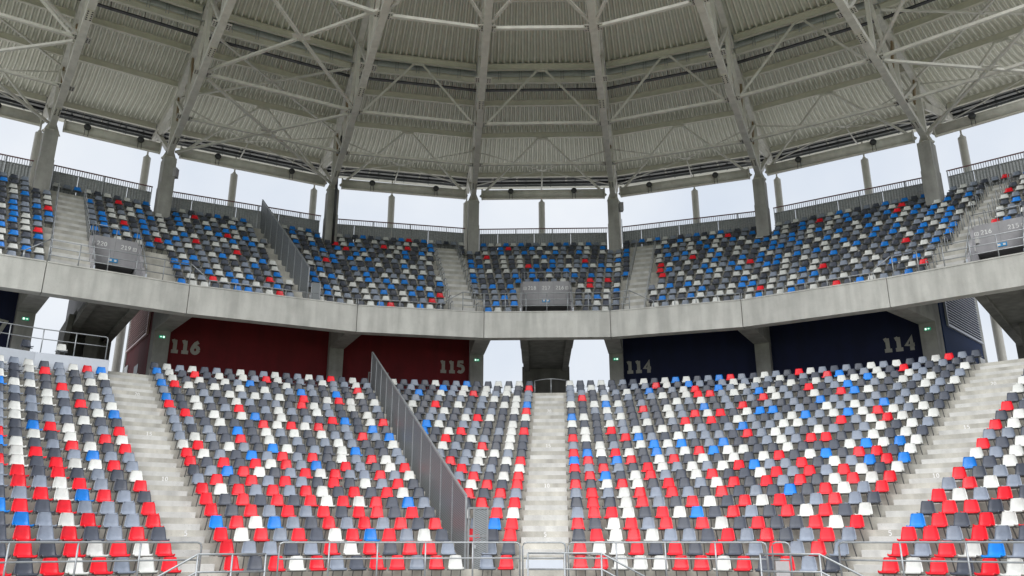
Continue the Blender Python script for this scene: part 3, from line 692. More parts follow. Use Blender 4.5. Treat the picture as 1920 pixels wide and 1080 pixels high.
# slim cylindrical posts outside
OUT = 8.4
def outp(b, t, off):
    a, c = K[b] + AX[b] * off, K[b + 1] + AX[b + 1] * off; return a.lerp(c, t)
posts = [(outp(b, .5, OUT), f'slim pale cylindrical post outside, mid-bay {BAYTXT[b]}') for b in range(NB) if b != 1] + [(K[k] + AX[k] * OUT, f'slim pale cylindrical post outside, behind the {ORD[k - 1]} roof column from the left') for k in range(1, 8)]
for p, lab in posts:
    e = empty('facade_post', (*p, 0), lab, 'post', 'slim cylindrical posts outside the stand')
    zt = 26.35 + ZC
    mb = MB(); mb.tube([(*p, -.2), (*p, zt - .03), (*p, zt)], [.26, .26, .24], 20); mb.build('post_shaft', 'steel', e)
    mb = MB(); mb.tube([(*p, zt - .02), (*p, zt + .16), (*p, zt + .165), (*p, ZU + .33)], [.12, .12, .06, .06], 12); mb.build('post_pin', 'steel', e)

# ---- roof
INW = [Vector(v).normalized() for v in [(9.4, -10.4), (7.9, -11.3), (8.6, -14.75), (6.5, -19.55), (1.66, -21.5), (-3.5, -21.25), (-7.8, -17.9), (-9.8, -12.6), (-11.5, -9.6)]]
TI = 27.0                                     # how far the roof runs in from the columns
def RP(k, t): return K[k] + INW[k] * t if t > 0 else K[k] - AX[k] * t
NODES = [0, 5.4, 10.7, 15.4, 19.9, 25.0]
def zup(t): return ZU if t < 8.7 else ZI
for k in range(9):
    lab = f'white steel roof truss above the {ORD[k - 1]} concrete column from the left' if 1 <= k <= 7 else f'white steel roof truss at the far {"left" if k == 0 else "right"} edge'
    e = empty('roof_truss', (*K[k], CT), lab, 'truss', 'steel trusses fanning out under the roof')
    d3 = Vector((*INW[k], 0))
    mb = MB(); mb.beam((*RP(k, -.35), ZL), (*RP(k, TI), ZL), .34, .32); mb.build('bottom_chord', 'steel', e)
    mb = MB(); mb.beam((*RP(k, -7.6), ZU - .42), (*RP(k, 0), ZU - .42), .30, .36); mb.beam((*RP(k, .02), ZU - .42), (*RP(k, 8.6), ZU - .42), .30, .36); mb.build('top_chord', 'steel', e)
    mb = MB(); mb.beam((*RP(k, 8.75), ZI - .42), (*RP(k, TI), ZI - .42), .30, .36); mb.build('top_chord', 'steel', e)
    for i, t in enumerate(NODES):
        zt = zup(t) - .6; mb = MB(); mb.beam((*RP(k, t), ZL + (.17 if i else -.2)), (*RP(k, t), zt), .20 if i else .34, .22 if i else .4, (*INW[k], 0)); mb.build('vertical_web', 'steel', e)
        if i < len(NODES) - 1:
            t2 = NODES[i + 1]; zt2 = zup(t2) - .6; mb = MB()
            mb.beam((*RP(k, t + .15), zt - .05) if i % 2 == 0 else (*RP(k, t + .15), ZL + .2), (*RP(k, t2 - .15), ZL + .2) if i % 2 == 0 else (*RP(k, t2 - .15), zt2 - .05), .18, .18, (*Vector((-INW[k].y, INW[k].x)), 0)); mb.build('diagonal_web', 'steel', e)
        if 0 < i < 5:                          # gusset plates with bolts on the chord
            n_ = Vector((-INW[k].y, INW[k].x))
            for sg in (-1, 1):
                p = RP(k, t) + n_ * sg * .30; mb = MB(); mb.beam((*(p - INW[k] * .28), ZL), (*(p + INW[k] * .28), ZL), .26, .025); gp = mb.build('gusset_plate', 'steel', e)
                mb = MB()
                for bx in (-.14, .0, .14):
                    for by in (-.05, .06): q = p + INW[k] * bx + n_ * by; mb.beam((*q, ZL - .04), (*q, ZL - .01), .05, .05, (1, 0, 0))
                tag(mb.build('bolts', 'bolt', gp), kind='stuff')
    for t_ in (2.6, 13.2):                     # bolted splices
        p = RP(k, t_); mb = MB()
        mb.beam((*(p - INW[k] * .45), ZL - .186), (*(p + INW[k] * .45), ZL - .186), .30, .03); sp = mb.build('splice_plate', 'steel2', e); mb = MB()
        n_ = Vector((-INW[k].y, INW[k].x))
        for sx in (-.09, .09):
            for i in range(5): q = p + INW[k] * (-.36 + .18 * i) + n_ * sx; mb.beam((*q, ZL - .235), (*q, ZL - .20), .055, .055, (1, 0, 0))
        tag(mb.build('bolts', 'bolt', sp), kind='stuff')
    mb = MB(); mb.beam((*RP(k, .1), ZL + .1), (*RP(k, -5.2), ZU - .65), .26, .28, (*Vector((-INW[k].y, INW[k].x)), 0)); mb.build('outer_strut', 'steel', e)
    mb = MB(); mb.beam((*RP(k, -5.6), ZU - .62), (*RP(k, -1.0), ZU - 1.7), .14, .5, (0, 0, 1)); mb.build('knee_bracket', 'steel', e)
    for t0, t1 in ((.5, 1.6), (5.6, 6.5)):
        mb = MB(); mb.beam((*RP(k, t0), zup(t0) - .7), (*RP(k, t1), ZL + .4 + 1.3), .10, .30, (*INW[k], 0)); mb.build('knee_brace', 'brown', e)
    mb = MB(); mb.hexa([(*(K[k] + Vector((sx * .36, sy * .36))), CT - .02) for sx, sy in ((-1, -1), (1, -1), (1, 1), (-1, 1))], [(*(K[k] + Vector((sx * .33, sy * .33))), CT + .1) for sx, sy in ((-1, -1), (1, -1), (1, 1), (-1, 1))]); mb.build('base_plate', 'steel', e)
    mb = MB(); n_ = Vector((-AX[k].y, AX[k].x))
    mb.hexa([(*(K[k] + n_ * sx * .42 + AX[k] * sy * .06), CT + .09) for sx, sy in ((-1, -1), (1, -1), (1, 1), (-1, 1))], [(*(K[k] + n_ * sx * .17 + AX[k] * sy * .06), CT + .75) for sx, sy in ((-1, -1), (1, -1), (1, 1), (-1, 1))]); mb.build('head_plate', 'steel', e)
PUR = [-5.2, 1.3, 5.7, 8.45, 9.0, 15.7, 20.6, 25.5]
for b in range(NB):
    tx = BAYTXT[b]
    # corrugated deck: ribs run across the purlins, parallel inside a bay
    e = empty('roof_deck', (*((RP(b, 0) + RP(b + 1, 0)) / 2), ZU), f'corrugated pale metal roof deck with purlins {tx}', 'roof', 'corrugated roof bays')
    def quadpts(t): return RP(b, t), RP(b + 1, t)
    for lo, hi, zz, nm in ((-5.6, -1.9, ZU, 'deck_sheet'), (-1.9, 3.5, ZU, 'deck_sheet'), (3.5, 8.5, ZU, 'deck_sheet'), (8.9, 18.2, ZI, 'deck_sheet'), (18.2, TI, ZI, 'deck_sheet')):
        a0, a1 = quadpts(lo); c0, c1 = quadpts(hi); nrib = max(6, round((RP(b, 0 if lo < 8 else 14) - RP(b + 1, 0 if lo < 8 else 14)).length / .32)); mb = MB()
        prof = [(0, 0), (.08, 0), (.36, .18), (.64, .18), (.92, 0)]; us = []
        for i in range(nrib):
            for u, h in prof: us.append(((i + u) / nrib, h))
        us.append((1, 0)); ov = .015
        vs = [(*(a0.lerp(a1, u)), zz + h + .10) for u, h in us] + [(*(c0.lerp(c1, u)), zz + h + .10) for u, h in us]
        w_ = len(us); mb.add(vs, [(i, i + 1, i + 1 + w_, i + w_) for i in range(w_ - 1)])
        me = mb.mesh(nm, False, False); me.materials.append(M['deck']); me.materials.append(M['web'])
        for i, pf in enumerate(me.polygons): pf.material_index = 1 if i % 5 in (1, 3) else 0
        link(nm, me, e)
    for t in PUR:
        zz = zup(t) - .14; a, c = quadpts(t); d = (c - a).normalized() * .2
        mb = MB(); mb.ibeam((*(a + d), zz), (*(c - d), zz), .20, .40, .03, .03); mb.build('purlin', 'steel2', e)
    # lapped roof sheet above keeps the daylight out
    for lo, hi, zz in ((-8.9, 8.66, ZU + .32), (8.72, TI + .2, ZI + .32)):
        a0, a1 = quadpts(lo); c0, c1 = quadpts(hi); q = [a0, a1, c1, c0]; mb = MB(); mb.hexa([(*x, zz) for x in q], [(*x, zz + .12) for x in q]); mb.build('roof_skin', 'deck', e)
    # foil strip and hangers in the step between the two deck levels
    a, c = quadpts(8.66); mb = MB(); dn = INW[b].lerp(INW[b + 1], .5).normalized(); d = (c - a).normalized()
    mb.hexa([(*(a), ZU - .0), (*(c), ZU - .0), (*(c + dn * .05), ZU), (*(a + dn * .05), ZU)], [(*(a), ZI + .42), (*(c), ZI + .42), (*(c + dn * .05), ZI + .42), (*(a + dn * .05), ZI + .42)])
    mb.build('foil_strip', 'silver', e)
    L = (c - a).length
    for i in range(1, 6):
        for o in (-.07, .07):
            p = a + d * (L * i / 6 + o) + dn * .09; mb = MB(); mb.beam((*p, ZU - .25), (*p, ZI - .05), .05, .04, (*d, 0)); mb.build('hanger', 'galv', e)
    # black cable tray under the deck
    a, c = quadpts(7.8); mb = MB(); mb.beam((*a, ZU - .42), (*c, ZU - .42), .22, .07); mb.build('cable_tray', 'black', e)
    for i in range(7):
        p = a.lerp(c, (i + .5) / 7); mb = MB(); mb.beam((*p, ZU - .5), (*p, ZU + .1), .03, .03, (1, 0, 0)); mb.build('tray_hanger', 'black', e)
    # outer edge: soffit panels and black pipes on brackets
    for i in range(6):
        a0, a1 = outp(b, i / 6 + .008, 5.62), outp(b, (i + 1) / 6 - .008, 5.62); c0, c1 = outp(b, i / 6 + .008, 7.9), outp(b, (i + 1) / 6 - .008, 7.9)
        mb = MB(); mb.hexa([(*a0, ZU + .12), (*a1, ZU + .12), (*c1, ZU + .12), (*c0, ZU + .12)], [(*a0, ZU + .3), (*a1, ZU + .3), (*c1, ZU + .3), (*c0, ZU + .3)]); mb.build('soffit_panel', 'soffitpanel', e)
        p = outp(b, i / 6 + .06, 6.7); mb = MB(); mb.beam((*p, ZU + .12), (*p, ZU - .5), .07, .07, (1, 0, 0)); mb.beam((*outp(b, i / 6 + .06, 5.7), ZU + .07), (*outp(b, i / 6 + .06, 7.8), ZU + .07), .06, .08); mb.build('pipe_bracket', 'galv', e)
    for off, dz, r_, m_ in ((6.4, -.02, .05, 'black'), (6.6, .18, .10, 'black'), (6.9, .22, .05, 'galv'), (6.65, .42, .06, 'bracket')):
        mb = MB(); mb.tube([(*outp(b, 0, off), ZU - dz), (*outp(b, 1, off), ZU - dz)], r_, 8); mb.build('pipe', m_, e, True)
    # ring tube between the column heads
    a, c = K[b], K[b + 1]; d = (c - a).normalized()
    rb = empty('ring_tube', (*((a + c) / 2), ZL), f'thick pale steel tube between column heads {tx}', 'tube', 'ring tube segments at the column heads')
    mb = MB(); mb.tube([(*(a + d * .55), ZL + .30), (*(c - d * .55), ZL + .30)], .31, 20); mb.build('tube', 'steel', rb, True)
    mb = MB(); mb.beam((*(a + d * .6), ZL - .04), (*(c - d * .6), ZL - .04), .24, .05); mb.build('bottom_flat', 'steel2', rb)
    for q in (a + d * .6, c - d * .6): mb = MB(); mb.tube([(*(q - d * .04), ZL + .30), (*(q + d * .04), ZL + .30)], .40, 20); mb.build('flange', 'steel', rb, True)
    # lower struts, vertical-plane V braces and plan bracing
    if b != 1: br = empty('roof_bracing', (*((RP(b, 5) + RP(b + 1, 5)) / 2), ZL), f'white steel struts and cross braces {tx}', 'bracing', 'bracing between the roof trusses')
    def bar(p, q, r_, nm='brace', m_='steel', n=8):
        mb = MB(); mb.tube([p, q], r_, n); return mb.build(nm, m_, br, n > 5)
    if b != 1:
        for t in (5.4, 10.7, 19.9):
            a, c = quadpts(t); d = (c - a).normalized() * .3; mb = MB(); mb.beam((*(a + d), ZL), (*(c - d), ZL), .17, .15); mb.build('strut', 'steel', br)
        for t, ta_ in ((0, 1.3), (10.6, 9.0)):
            a, c = quadpts(t); d = (c - a).normalized(); m_ = sum(quadpts(ta_), Vector((0, 0))) / 2; zt = zup(ta_) - .42
            if b in (2, 7) and t > 0: continue
            for s_, q in ((-1, a), (1, c)):
                mb = MB(); mb.beam((*(q - d * s_ * .45), ZL + .12), (*(m_ + d * s_ * .28), zt), .12, .12); mb.build('brace', 'steel', br)
            mb = MB(); mb.beam((*(m_ - d * .4), zt + .05), (*(m_ + d * .4), zt + .05), .04, .24); mb.build('gusset_plate', 'steel', br)
        # thin cross rods in the roof plane outside the columns
        a, c = quadpts(-.3); o0, o1 = quadpts(-6.6); zz = ZU - .50; m_ = (a + c + o0 + o1) / 4; zm = zz - .1
        for p in (a, c, o0, o1): bar((*p, zz), (*m_, zm), .045)
        mb = MB(); mb.beam((*(m_ - Vector((.3, 0))), zm), (*(m_ + Vector((.3, 0))), zm), .25, .04); mb.build('node_plate', 'steel', br)
        bar((*m_, zm), (*outp(b, .5, OUT - .02), 26.9 + ZC), .05, 'hanger_rod')
    if b in (0, 2, 7):
        for ta, tb, zz in ((0.3, 10.6, ZL - .02), (10.8, 20.5, ZL - .02)):
            a, c = quadpts(ta); o0, o1 = quadpts(tb); w0_, w1_ = (a - c).length, (o0 - o1).length; f_ = w0_ / (w0_ + w1_); m_ = a.lerp(o1, f_)
            for p in (a, c, o0, o1):
                mb = MB(); dd = (m_ - p).normalized(); mb.beam((*(p + dd * .4), zz), (*(m_ - dd * .2), zz), .14, .13); mb.build('brace', 'steel', br)
            mb = MB(); mb.beam((*(m_ - Vector((.4, 0))), zz + .03), (*(m_ + Vector((.4, 0))), zz + .03), .5, .03); mb.build('node_plate', 'steel', br)
        for ta, tb, zz in ((0.3, 9.0, ZU - .5), (10.4, 20.4, ZI - .5)):
            a, c = quadpts(ta); o0, o1 = quadpts(tb); w0_, w1_ = (a - c).length, (o0 - o1).length; f_ = w0_ / (w0_ + w1_); m_ = a.lerp(o1, f_)
            for p in (a, c, o0, o1):
                mb = MB(); dd = (m_ - p).normalized(); mb.beam((*(p + dd * .3), zz), (*(m_ - dd * .15), zz), .12, .11); mb.build('brace', 'steel', br)
            mb = MB(); mb.beam((*(m_ - Vector((.35, 0))), zz + .03), (*(m_ + Vector((.35, 0))), zz + .03), .45, .03); mb.build('node_plate', 'steel', br)
    if b in (3, 4, 5, 6):
        a, c = quadpts(20.1); o0, o1 = quadpts(26.8); w0_, w1_ = (a - c).length, (o0 - o1).length; m_ = a.lerp(o1, w0_ / (w0_ + w1_))
        for p in (a, c, o0, o1):
            mb = MB(); dd = (m_ - p).normalized(); mb.beam((*(p + dd * .4), ZL - .02), (*(m_ - dd * .2), ZL - .02), .13, .12); mb.build('brace', 'steel', br)
        mb = MB(); mb.beam((*(m_ - Vector((.35, 0))), ZL + .01), (*(m_ + Vector((.35, 0))), ZL + .01), .4, .03); mb.build('node_plate', 'steel', br)
    # black horn loudspeakers clamped to the ring tube
    for f_ in (.27, .72):
        p = K[b].lerp(K[b + 1], f_) - perp(b) * .42
        sp = empty('loudspeaker', (*p, ZL + .1), f'{"left" if f_ < .5 else "right"} black loudspeaker on the ring tube {tx}', 'loudspeaker', 'black loudspeakers on the ring tube')
        nn = perp(b); mb = MB(); mb.tube([(*(p - nn * .14), ZL + .30), (*(p - nn * .12), ZL + .30), (*(p), ZL + .32), (*(p + nn * .12), ZL + .34)], [.17, .2, .17, .08], 16); mb.build('horn', 'black', sp, True)
        mb = MB()
        for sx in (-.1, .1):
            q = p + (K[b + 1] - K[b]).normalized() * sx; mb.tube([(*(q + nn * .05), ZL + .25), (*(q + nn * .05), ZL - .22)], .016, 6)
        mb.beam((*p, ZL + .32), (*(p + nn * .2), ZL + .32), .06, .06); mb.build('bracket', 'black', sp)
# drain pipe on the third column and boxes on the columns
p = K[3] + Vector((.40, -.66)); mb = MB(); mb.tube([(*p, UZ(9) + ZC), (*p, ZL + 1.0), (*(p + Vector((.05, .3))), ZU - .7)], .085, 12)
tag(mb.build('drain_pipe', 'black', None, True), 'black drain pipe running down the third concrete roof column', 'pipe')
for k, sg in ((2, 1), (5, 1)):
    p = K[k] + Vector((.54 * sg, -.1)); mb = MB(); mb.box(p.x - .14, p.x + .14, p.y - .2, p.y + .2, 22.0 + ZC if k == 5 else 21.5 + ZC, 22.6 + ZC if k == 5 else 22.1 + ZC)
    e = empty('junction_box', (*p, 21.5 + ZC), f'small grey electrical box on the side of the {ORD[k - 1]} roof column', 'box', 'boxes on the roof columns'); mb.build('cabinet', 'vom', e)
    mb = MB(); mb.tube([(*p, 21.4 + ZC), (*p, 19.6 + ZC)], .02, 6); mb.build('conduit', 'galv', e)

# ------------------------------------------------------------------ walls and openings under the upper tier
def wall_between(b, m_, s, txts, label, cat='wall'):
    e = empty('painted_wall', (*BW(b, s, blen(b, s) / 2), FLOOR + ZC), label, cat, 'painted walls under the parapet')
    L = blen(b, s); nrm = perp(b); d = (J[b + 1] - J[b]).normalized(); g = .42
    p, q = BW(b, s, g), BW(b, s, L - g); mb = MB()
    mb.hexa([(*p, FLOOR + ZC - .02), (*q, FLOOR + ZC - .02), (*(q + nrm * .2), FLOOR + ZC - .02), (*(p + nrm * .2), FLOOR + ZC - .02)], [(*x, 14.2 + ZC) for x in (p, q, q + nrm * .2, p + nrm * .2)])
    mb.build('plaster_wall', m_, e)
    for tx, wpos, z, h in txts:
        text_obj('sector_number', tx, (*BW(b, s, wpos), z + ZC), (*d, 0), (0, 0, 1), h, .27, 'number', e, (*(-nrm), 0), .006)
    return e, d, nrm
WS = 5.45
wall_between(2, 'redwall', WS, [('116', .58, 9.78, .72)], 'dark red wall with the large number 116 under the parapet')
e, d, nrm = wall_between(3, 'redwall', WS, [('115', blen(3, WS) - 2.20, 9.72, .72)], 'dark red wall with the large number 115 under the parapet')
q = BW(3, WS, 2.0); mb = MB()
for (a0, a1, z0_, z1_) in ((0, .07, 0, 2.2), (1.1, 1.17, 0, 2.2), (.07, 1.1, 2.13, 2.2)):
    p0, p1 = q + d * a0 - nrm * .03, q + d * a1 - nrm * .03; mb.hexa([(*p0, FLOOR + ZC + z0_), (*p1, FLOOR + ZC + z0_), (*(p1 + nrm * .028), FLOOR + ZC + z0_), (*(p0 + nrm * .028), FLOOR + ZC + z0_)], [(*p0, FLOOR + ZC + z1_), (*p1, FLOOR + ZC + z1_), (*(p1 + nrm * .028), FLOOR + ZC + z1_), (*(p0 + nrm * .028), FLOOR + ZC + z1_)])
mb.build('door_frame', 'soffitpanel', e)
wall_between(5, 'navy', WS, [('114', .58, 9.66, .72)], 'navy wall with the number 114 right of the central opening')
wall_between(6, 'navy', WS, [('114', blen(6, WS) - 2.42, 9.62, .74)], 'navy wall with the number 114 beside the right louvres')
wall_between(0, 'navy', WS, [('117', blen(0, WS) - 2.2, 9.66, .74)], 'navy wall with part of a 7 at the left edge')
# enclosed rooms keep daylight from behind the painted walls
for b in (2, 3, 5, 6, 0):
    mb = MB(); q = [BW(b, WS + .3, .1), BW(b, WS + .3, blen(b, WS + .3) - .1), BW(b, 12.6, blen(b, 12.6) - .1), BW(b, 12.6, .1)]
    mb.hexa([(*x, 14.1 + ZC) for x in q], [(*x, 14.25 + ZC) for x in q])
    tag(mb.build('room_ceiling', 'concrete2'), f'concrete ceiling slab behind the painted wall {BAYTXT[b]}', 'slab', 'slabs over the rooms')
# exit signs on the lower columns
def exit_sign(k, flip, b):
    a = AX[k]; n_ = Vector((-a.y, a.x)); c = PS(k, 5.3, min(k, 7)) - a * .49; z = 10.35 + ZC
    e = empty('exit_sign', (*c, z), f'green lit exit sign on the lower column {b}', 'exit sign', 'green exit signs on the columns')
    u = -n_; mb = MB(); mb.hexa([(*(c - u * .15), z), (*(c + u * .15), z), (*(c + u * .15 + a * .03), z), (*(c - u * .15 + a * .03), z)], [(*(c - u * .15), z + .14), (*(c + u * .15), z + .14), (*(c + u * .15 + a * .03), z + .14), (*(c - u * .15 + a * .03), z + .14)]); mb.build('panel', 'exit', e)
    mb = MB(); f_ = -1 if flip else 1; P = lambda x, y: (*(c + u * x * .75 * f_ - a * .006), z + y * .75)
    mb.add([P(-.16, .03), P(-.05, .03), P(-.05, .16), P(-.16, .16)], [(0, 1, 2, 3)])
    mb.add([P(.0, .08), P(.07, .08), P(.07, .04), P(.15, .095), P(.07, .15), P(.07, .11), P(.0, .11)], [(0, 1, 2, 3, 4, 5, 6)]); mb.build('pictogram', 'exitw', e)
exit_sign(1, False, 'beside the far left opening'); exit_sign(2, True, 'left of the number 116'); exit_sign(4, False, 'right of the number 115'); exit_sign(5, True, 'left of the left number 114'); exit_sign(7, False, 'right of the right number 114')
# corridors under the entrances, seen as dark soffits
def corridor(b, label):
    SE = 13.0 if b == 7 else 9.1
    w0, w1 = BOX[b]; w0 -= .05; w1 += .05
    e = empty('stair_tower', (*BQ(b, 9.5, (w0 + w1) / 2), FLOOR + ZC), label, 'stair tower', 'dark concrete corridors under the upper entrances')
    d = (J[b + 1] - J[b]).normalized(); nrm = perp(b); z0_ = PARB + ZC + .02
    for wv, sg in ((w0, 1), (w1, -1)):
        p, q = BQ(b, .63, wv), BQ(b, SE, wv); o = d * sg * .38; mb = MB(); mb.hexa([(*p, z0_), (*q, z0_), (*(q + o), z0_), (*(p + o), z0_)], [(*x, z0_ + .27) for x in (p, q, q + o, p + o)]); mb.build('edge_beam', 'concrete_shaded', e)
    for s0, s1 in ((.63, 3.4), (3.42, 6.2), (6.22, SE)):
        q = [BQ(b, s0, w0 + .39), BQ(b, s0, w1 - .39), BQ(b, s1, w1 - .39), BQ(b, s1, w0 + .39)]; mb = MB(); mb.hexa([(*x, z0_ + .16) for x in q], [(*x, z0_ + .27) for x in q]); mb.build('soffit_slab', 'concrete_shaded', e)
    q = [BQ(b, SE + .05, w0 - .1), BQ(b, SE + .05, w1 + .1), BQ(b, SE + .4, w1 + .1), BQ(b, SE + .4, w0 - .1)]; mb = MB(); mb.hexa([(*x, FLOOR + ZC - .02) for x in q], [(*x, z0_ + .3) for x in q]); mb.build('tower_wall', 'concrete_shaded', e)
    # descending flight on the left side
    p, q_ = BQ(b, 5.4, w0 - .02), BQ(b, 9.6, w0 - .02); o = -d * .25
    mb = MB(); mb.add([(*p, z0_ + .5), (*q_, z0_ + .5), (*q_, FLOOR + ZC), (*BQ(b, 9.0, w0 - .02), FLOOR + ZC)] + [(*(x[0] if 0 else x), y) for x, y in ((p + o, z0_ + .5), (q_ + o, z0_ + .5), (q_ + o, FLOOR + ZC), (BQ(b, 9.0, w0 - .02) + o, FLOOR + ZC))], [(0, 1, 2, 3), (7, 6, 5, 4), (0, 4, 5, 1), (1, 5, 6, 2), (2, 6, 7, 3), (3, 7, 4, 0)])
    if b == 1: mb.build('flight_side', 'concrete_shaded', e)
    wm = (w0 + w1) / 2 + (.1 if b == 1 else 0); c = BQ(b, 8.2, wm); hw = .34
    if b != 4:
        mb = MB(); mb.hexa([(*(c + d * sx * hw + nrm * sy * .3), FLOOR + ZC - .02) for sx, sy in ((-1, -1), (1, -1), (1, 1), (-1, 1))], [(*(c + d * sx * hw + nrm * sy * .3), z0_ + .15) for sx, sy in ((-1, -1), (1, -1), (1, 1), (-1, 1))]); mb.build('support_column', 'concrete_shaded', e)
    return e
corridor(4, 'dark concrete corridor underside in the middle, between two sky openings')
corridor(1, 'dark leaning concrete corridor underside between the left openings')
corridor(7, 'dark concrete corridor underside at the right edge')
# side walls with louvres on either flank of the rooms
def side_wall(k, bb, sgn, wm, lm, label):
    a = AX[k]; n_ = Vector((-a.y, a.x)) * sgn; e = empty('louvred_side_wall', (*PS(k, 8, bb), FLOOR + ZC), label, 'wall', 'louvred side walls of the rooms')
    o = n_ * .40
    def P(s): return PS(k, s, bb) + o
    mb = MB(); mb.hexa([(*x, FLOOR + ZC - .02) for x in (P(5.85), P(12.3), P(12.3) - n_ * .2, P(5.85) - n_ * .2)], [(*x, 14.1 + ZC) for x in (P(5.85), P(12.3), P(12.3) - n_ * .2, P(5.85) - n_ * .2)]); mb.build('plaster_wall', wm, e)
    mb = MB(); mb.hexa([(*x, FLOOR + ZC - .02) for x in (P(12.32) + n_ * .03, P(12.85) + n_ * .03, P(12.85) - n_ * .25, P(12.32) - n_ * .25)], [(*x, 16 + ZC) for x in (P(12.32) + n_ * .03, P(12.85) + n_ * .03, P(12.85) - n_ * .25, P(12.32) - n_ * .25)]); mb.build('end_pier', 'concrete', e)
    for i in range(19):
        z = 10.95 + i * .15 + ZC; p, q = P(6.6) + n_ * .10, P(12.25) + n_ * .10; mb = MB()
        mb.hexa([(*x, z) for x in (p, q, q - n_ * .06, p - n_ * .06)], [(*(x - n_ * .035), z + .075) for x in (p, q, q - n_ * .03, p - n_ * .03)]); mb.build('louvre_slat', lm, e)
    for (s0, s1, z0_, z1_) in ((6.5, 12.28, 10.84, 10.94), (6.5, 6.6, 10.94, 14.0)):
        mb = MB(); mb.hexa([(*x, z0_ + ZC) for x in (P(s0) + n_ * .12, P(s1) + n_ * .12, P(s1) + n_ * .01, P(s0) + n_ * .01)], [(*x, z1_ + ZC) for x in (P(s0) + n_ * .12, P(s1) + n_ * .12, P(s1) + n_ * .01, P(s0) + n_ * .01)]); mb.build('louvre_frame', lm, e)
    mb = MB(); mb.hexa([(*x, FLOOR + ZC) for x in (P(8.2) + n_ * .02, P(9.3) + n_ * .02, P(9.3) + n_ * .002, P(8.2) + n_ * .002)], [(*x, FLOOR + 2.15 + ZC) for x in (P(8.2) + n_ * .02, P(9.3) + n_ * .02, P(9.3) + n_ * .002, P(8.2) + n_ * .002)]); dr = mb.build('door', 'black', e)
    mb = MB(); mb.hexa([(*x, FLOOR + 1.05 + ZC) for x in (P(7.85) + n_ * .03, P(8.05) + n_ * .03, P(8.05) + n_ * .005, P(7.85) + n_ * .005)], [(*x, FLOOR + 1.55 + ZC) for x in (P(7.85) + n_ * .03, P(8.05) + n_ * .03, P(8.05) + n_ * .005, P(7.85) + n_ * .005)]); mb.build('door_notice', 'doorwhite', e)
    mb = MB(); q0 = [P(11.2), P(12.25)]; mb.hexa([(*x, FLOOR + 1.2 + ZC) for x in (q0[0] + n_ * .05, q0[1] + n_ * .05, q0[1] + n_ * .004, q0[0] + n_ * .004)], [(*x, FLOOR + 2.6 + ZC) for x in (q0[0] + n_ * .05, q0[1] + n_ * .05, q0[1] + n_ * .004, q0[0] + n_ * .004)]); mb.build('white_panel', 'doorwhite', e)
    c = P(12.5) + n_ * .25; sp = empty('wall_horn', (*c, 9.3 + ZC), f'black horn speaker on a bracket at the end of the {"red" if wm == "redwall" else "blue"} louvred wall', 'loudspeaker', 'wall mounted horns')
    mb = MB(); mb.tube([(*c, 9.3 + ZC), (*(c + n_ * .35), 9.3 + ZC)], .03, 8); mb.build('bracket', 'galv', sp); mb = MB(); mb.tube([(*(c + n_ * .30), 9.3 + ZC), (*(c + n_ * .42), 9.3 + ZC), (*(c + n_ * .55), 9.3 + ZC), (*(c + n_ * .58), 9.3 + ZC)], [.1, .19, .19, .1], 14); mb.build('horn', 'black', sp, True)
side_wall(2, 1, 1, 'redwall', 'louvre_red', 'dark red side wall with slanted pink louvres left of the 116 wall')
side_wall(7, 6, -1, 'bluewall', 'louvre', 'blue side wall with pale louvres right of the 114 wall')

# ------------------------------------------------------------------ raised platform at left, rails at the front
def band_rail(name, rad, t0, t1, zbase, hs, label, spacing=1.25, group=None, ends=True, r_=.024):
    n = max(1, round(abs(t1 - t0) * R(1) * rad / spacing)); e = empty(name, (*LP(rad, (t0 + t1) / 2)[0], zbase), label, 'railing', group)
    top = max(hs); path = [LP(rad, lerp(t0, t1, i / (n * 2)))[0] for i in range(n * 2 + 1)]
    d0 = (path[1] - path[0]).normalized(); d1 = (path[-1] - path[-2]).normalized()
    mb = MB()
    rd = .10; pts_ = [(*path[0], zbase - .02), (*path[0], zbase + top - rd), (*(path[0] + d0 * rd * .3), zbase + top - rd * .3), (*(path[0] + d0 * rd), zbase + top)] + [(*p, zbase + top) for p in path[1:-1]] + [(*(path[-1] - d1 * rd), zbase + top), (*(path[-1] - d1 * rd * .3), zbase + top - rd * .3), (*path[-1], zbase + top - rd), (*path[-1], zbase - .02)]
    mb.tube(pts_, r_, 10); mb.build('top_rail', 'galv', e, True)
    for h in hs:
        if h == top: continue
        mb = MB(); mb.tube([(*p, zbase + h) for p in path], r_ * .85, 8); mb.build('mid_rail', 'galv', e, True)
    for i in range(1, n):
        p = path[i * 2]; mb = MB(); mb.tube([(*p, zbase - .02), (*p, zbase + top)], r_, 8); mb.build('post', 'galv', e, True)
    return e
mb = MB(); a0, a1 = -51.9, -34.6
pl = empty('platform', (*LP(31.3, -42)[0], TR[20] + ZC), 'pale raised platform wall above the left seat block', 'platform')
for k0, k1 in ((-51.9, -40.31), (-40.3, -35.0)):
    q = [LP(31.05, k0)[0], LP(31.05, k1)[0], LP(32.9, k1)[0], LP(32.9, k0)[0]]; mb = MB(); mb.hexa([(*x, TR[20] + ZC - .05) for x in q], [(*x, FLOOR + .35 + ZC) for x in q]); mb.build('platform_block', 'board', pl)
band_rail('platform_railing', 31.2, -51.5, -35.3, FLOOR + .35 + ZC, [1.05, .62], 'galvanised two-bar railing on the raised platform at left', 1.3)
for th, c, txt in ((-40.6, 'dark', 'single dark grey seat on a stalk behind the platform railing'), (-38.2, 'white', 'single pale seat on a stalk behind the platform railing')):
    p, md = LP(32.3, th); e = empty('stadium_seat', (*p, FLOOR + .35 + ZC), txt, 'seat', 'seats on the platform'); e.rotation_euler = (0, 0, -R(md))
    for nm, me in (('shell', shell_me[c]), ('bracket', br_me)):
        o = bpy.data.objects.new(nm, me); col.objects.link(o); o.parent = e
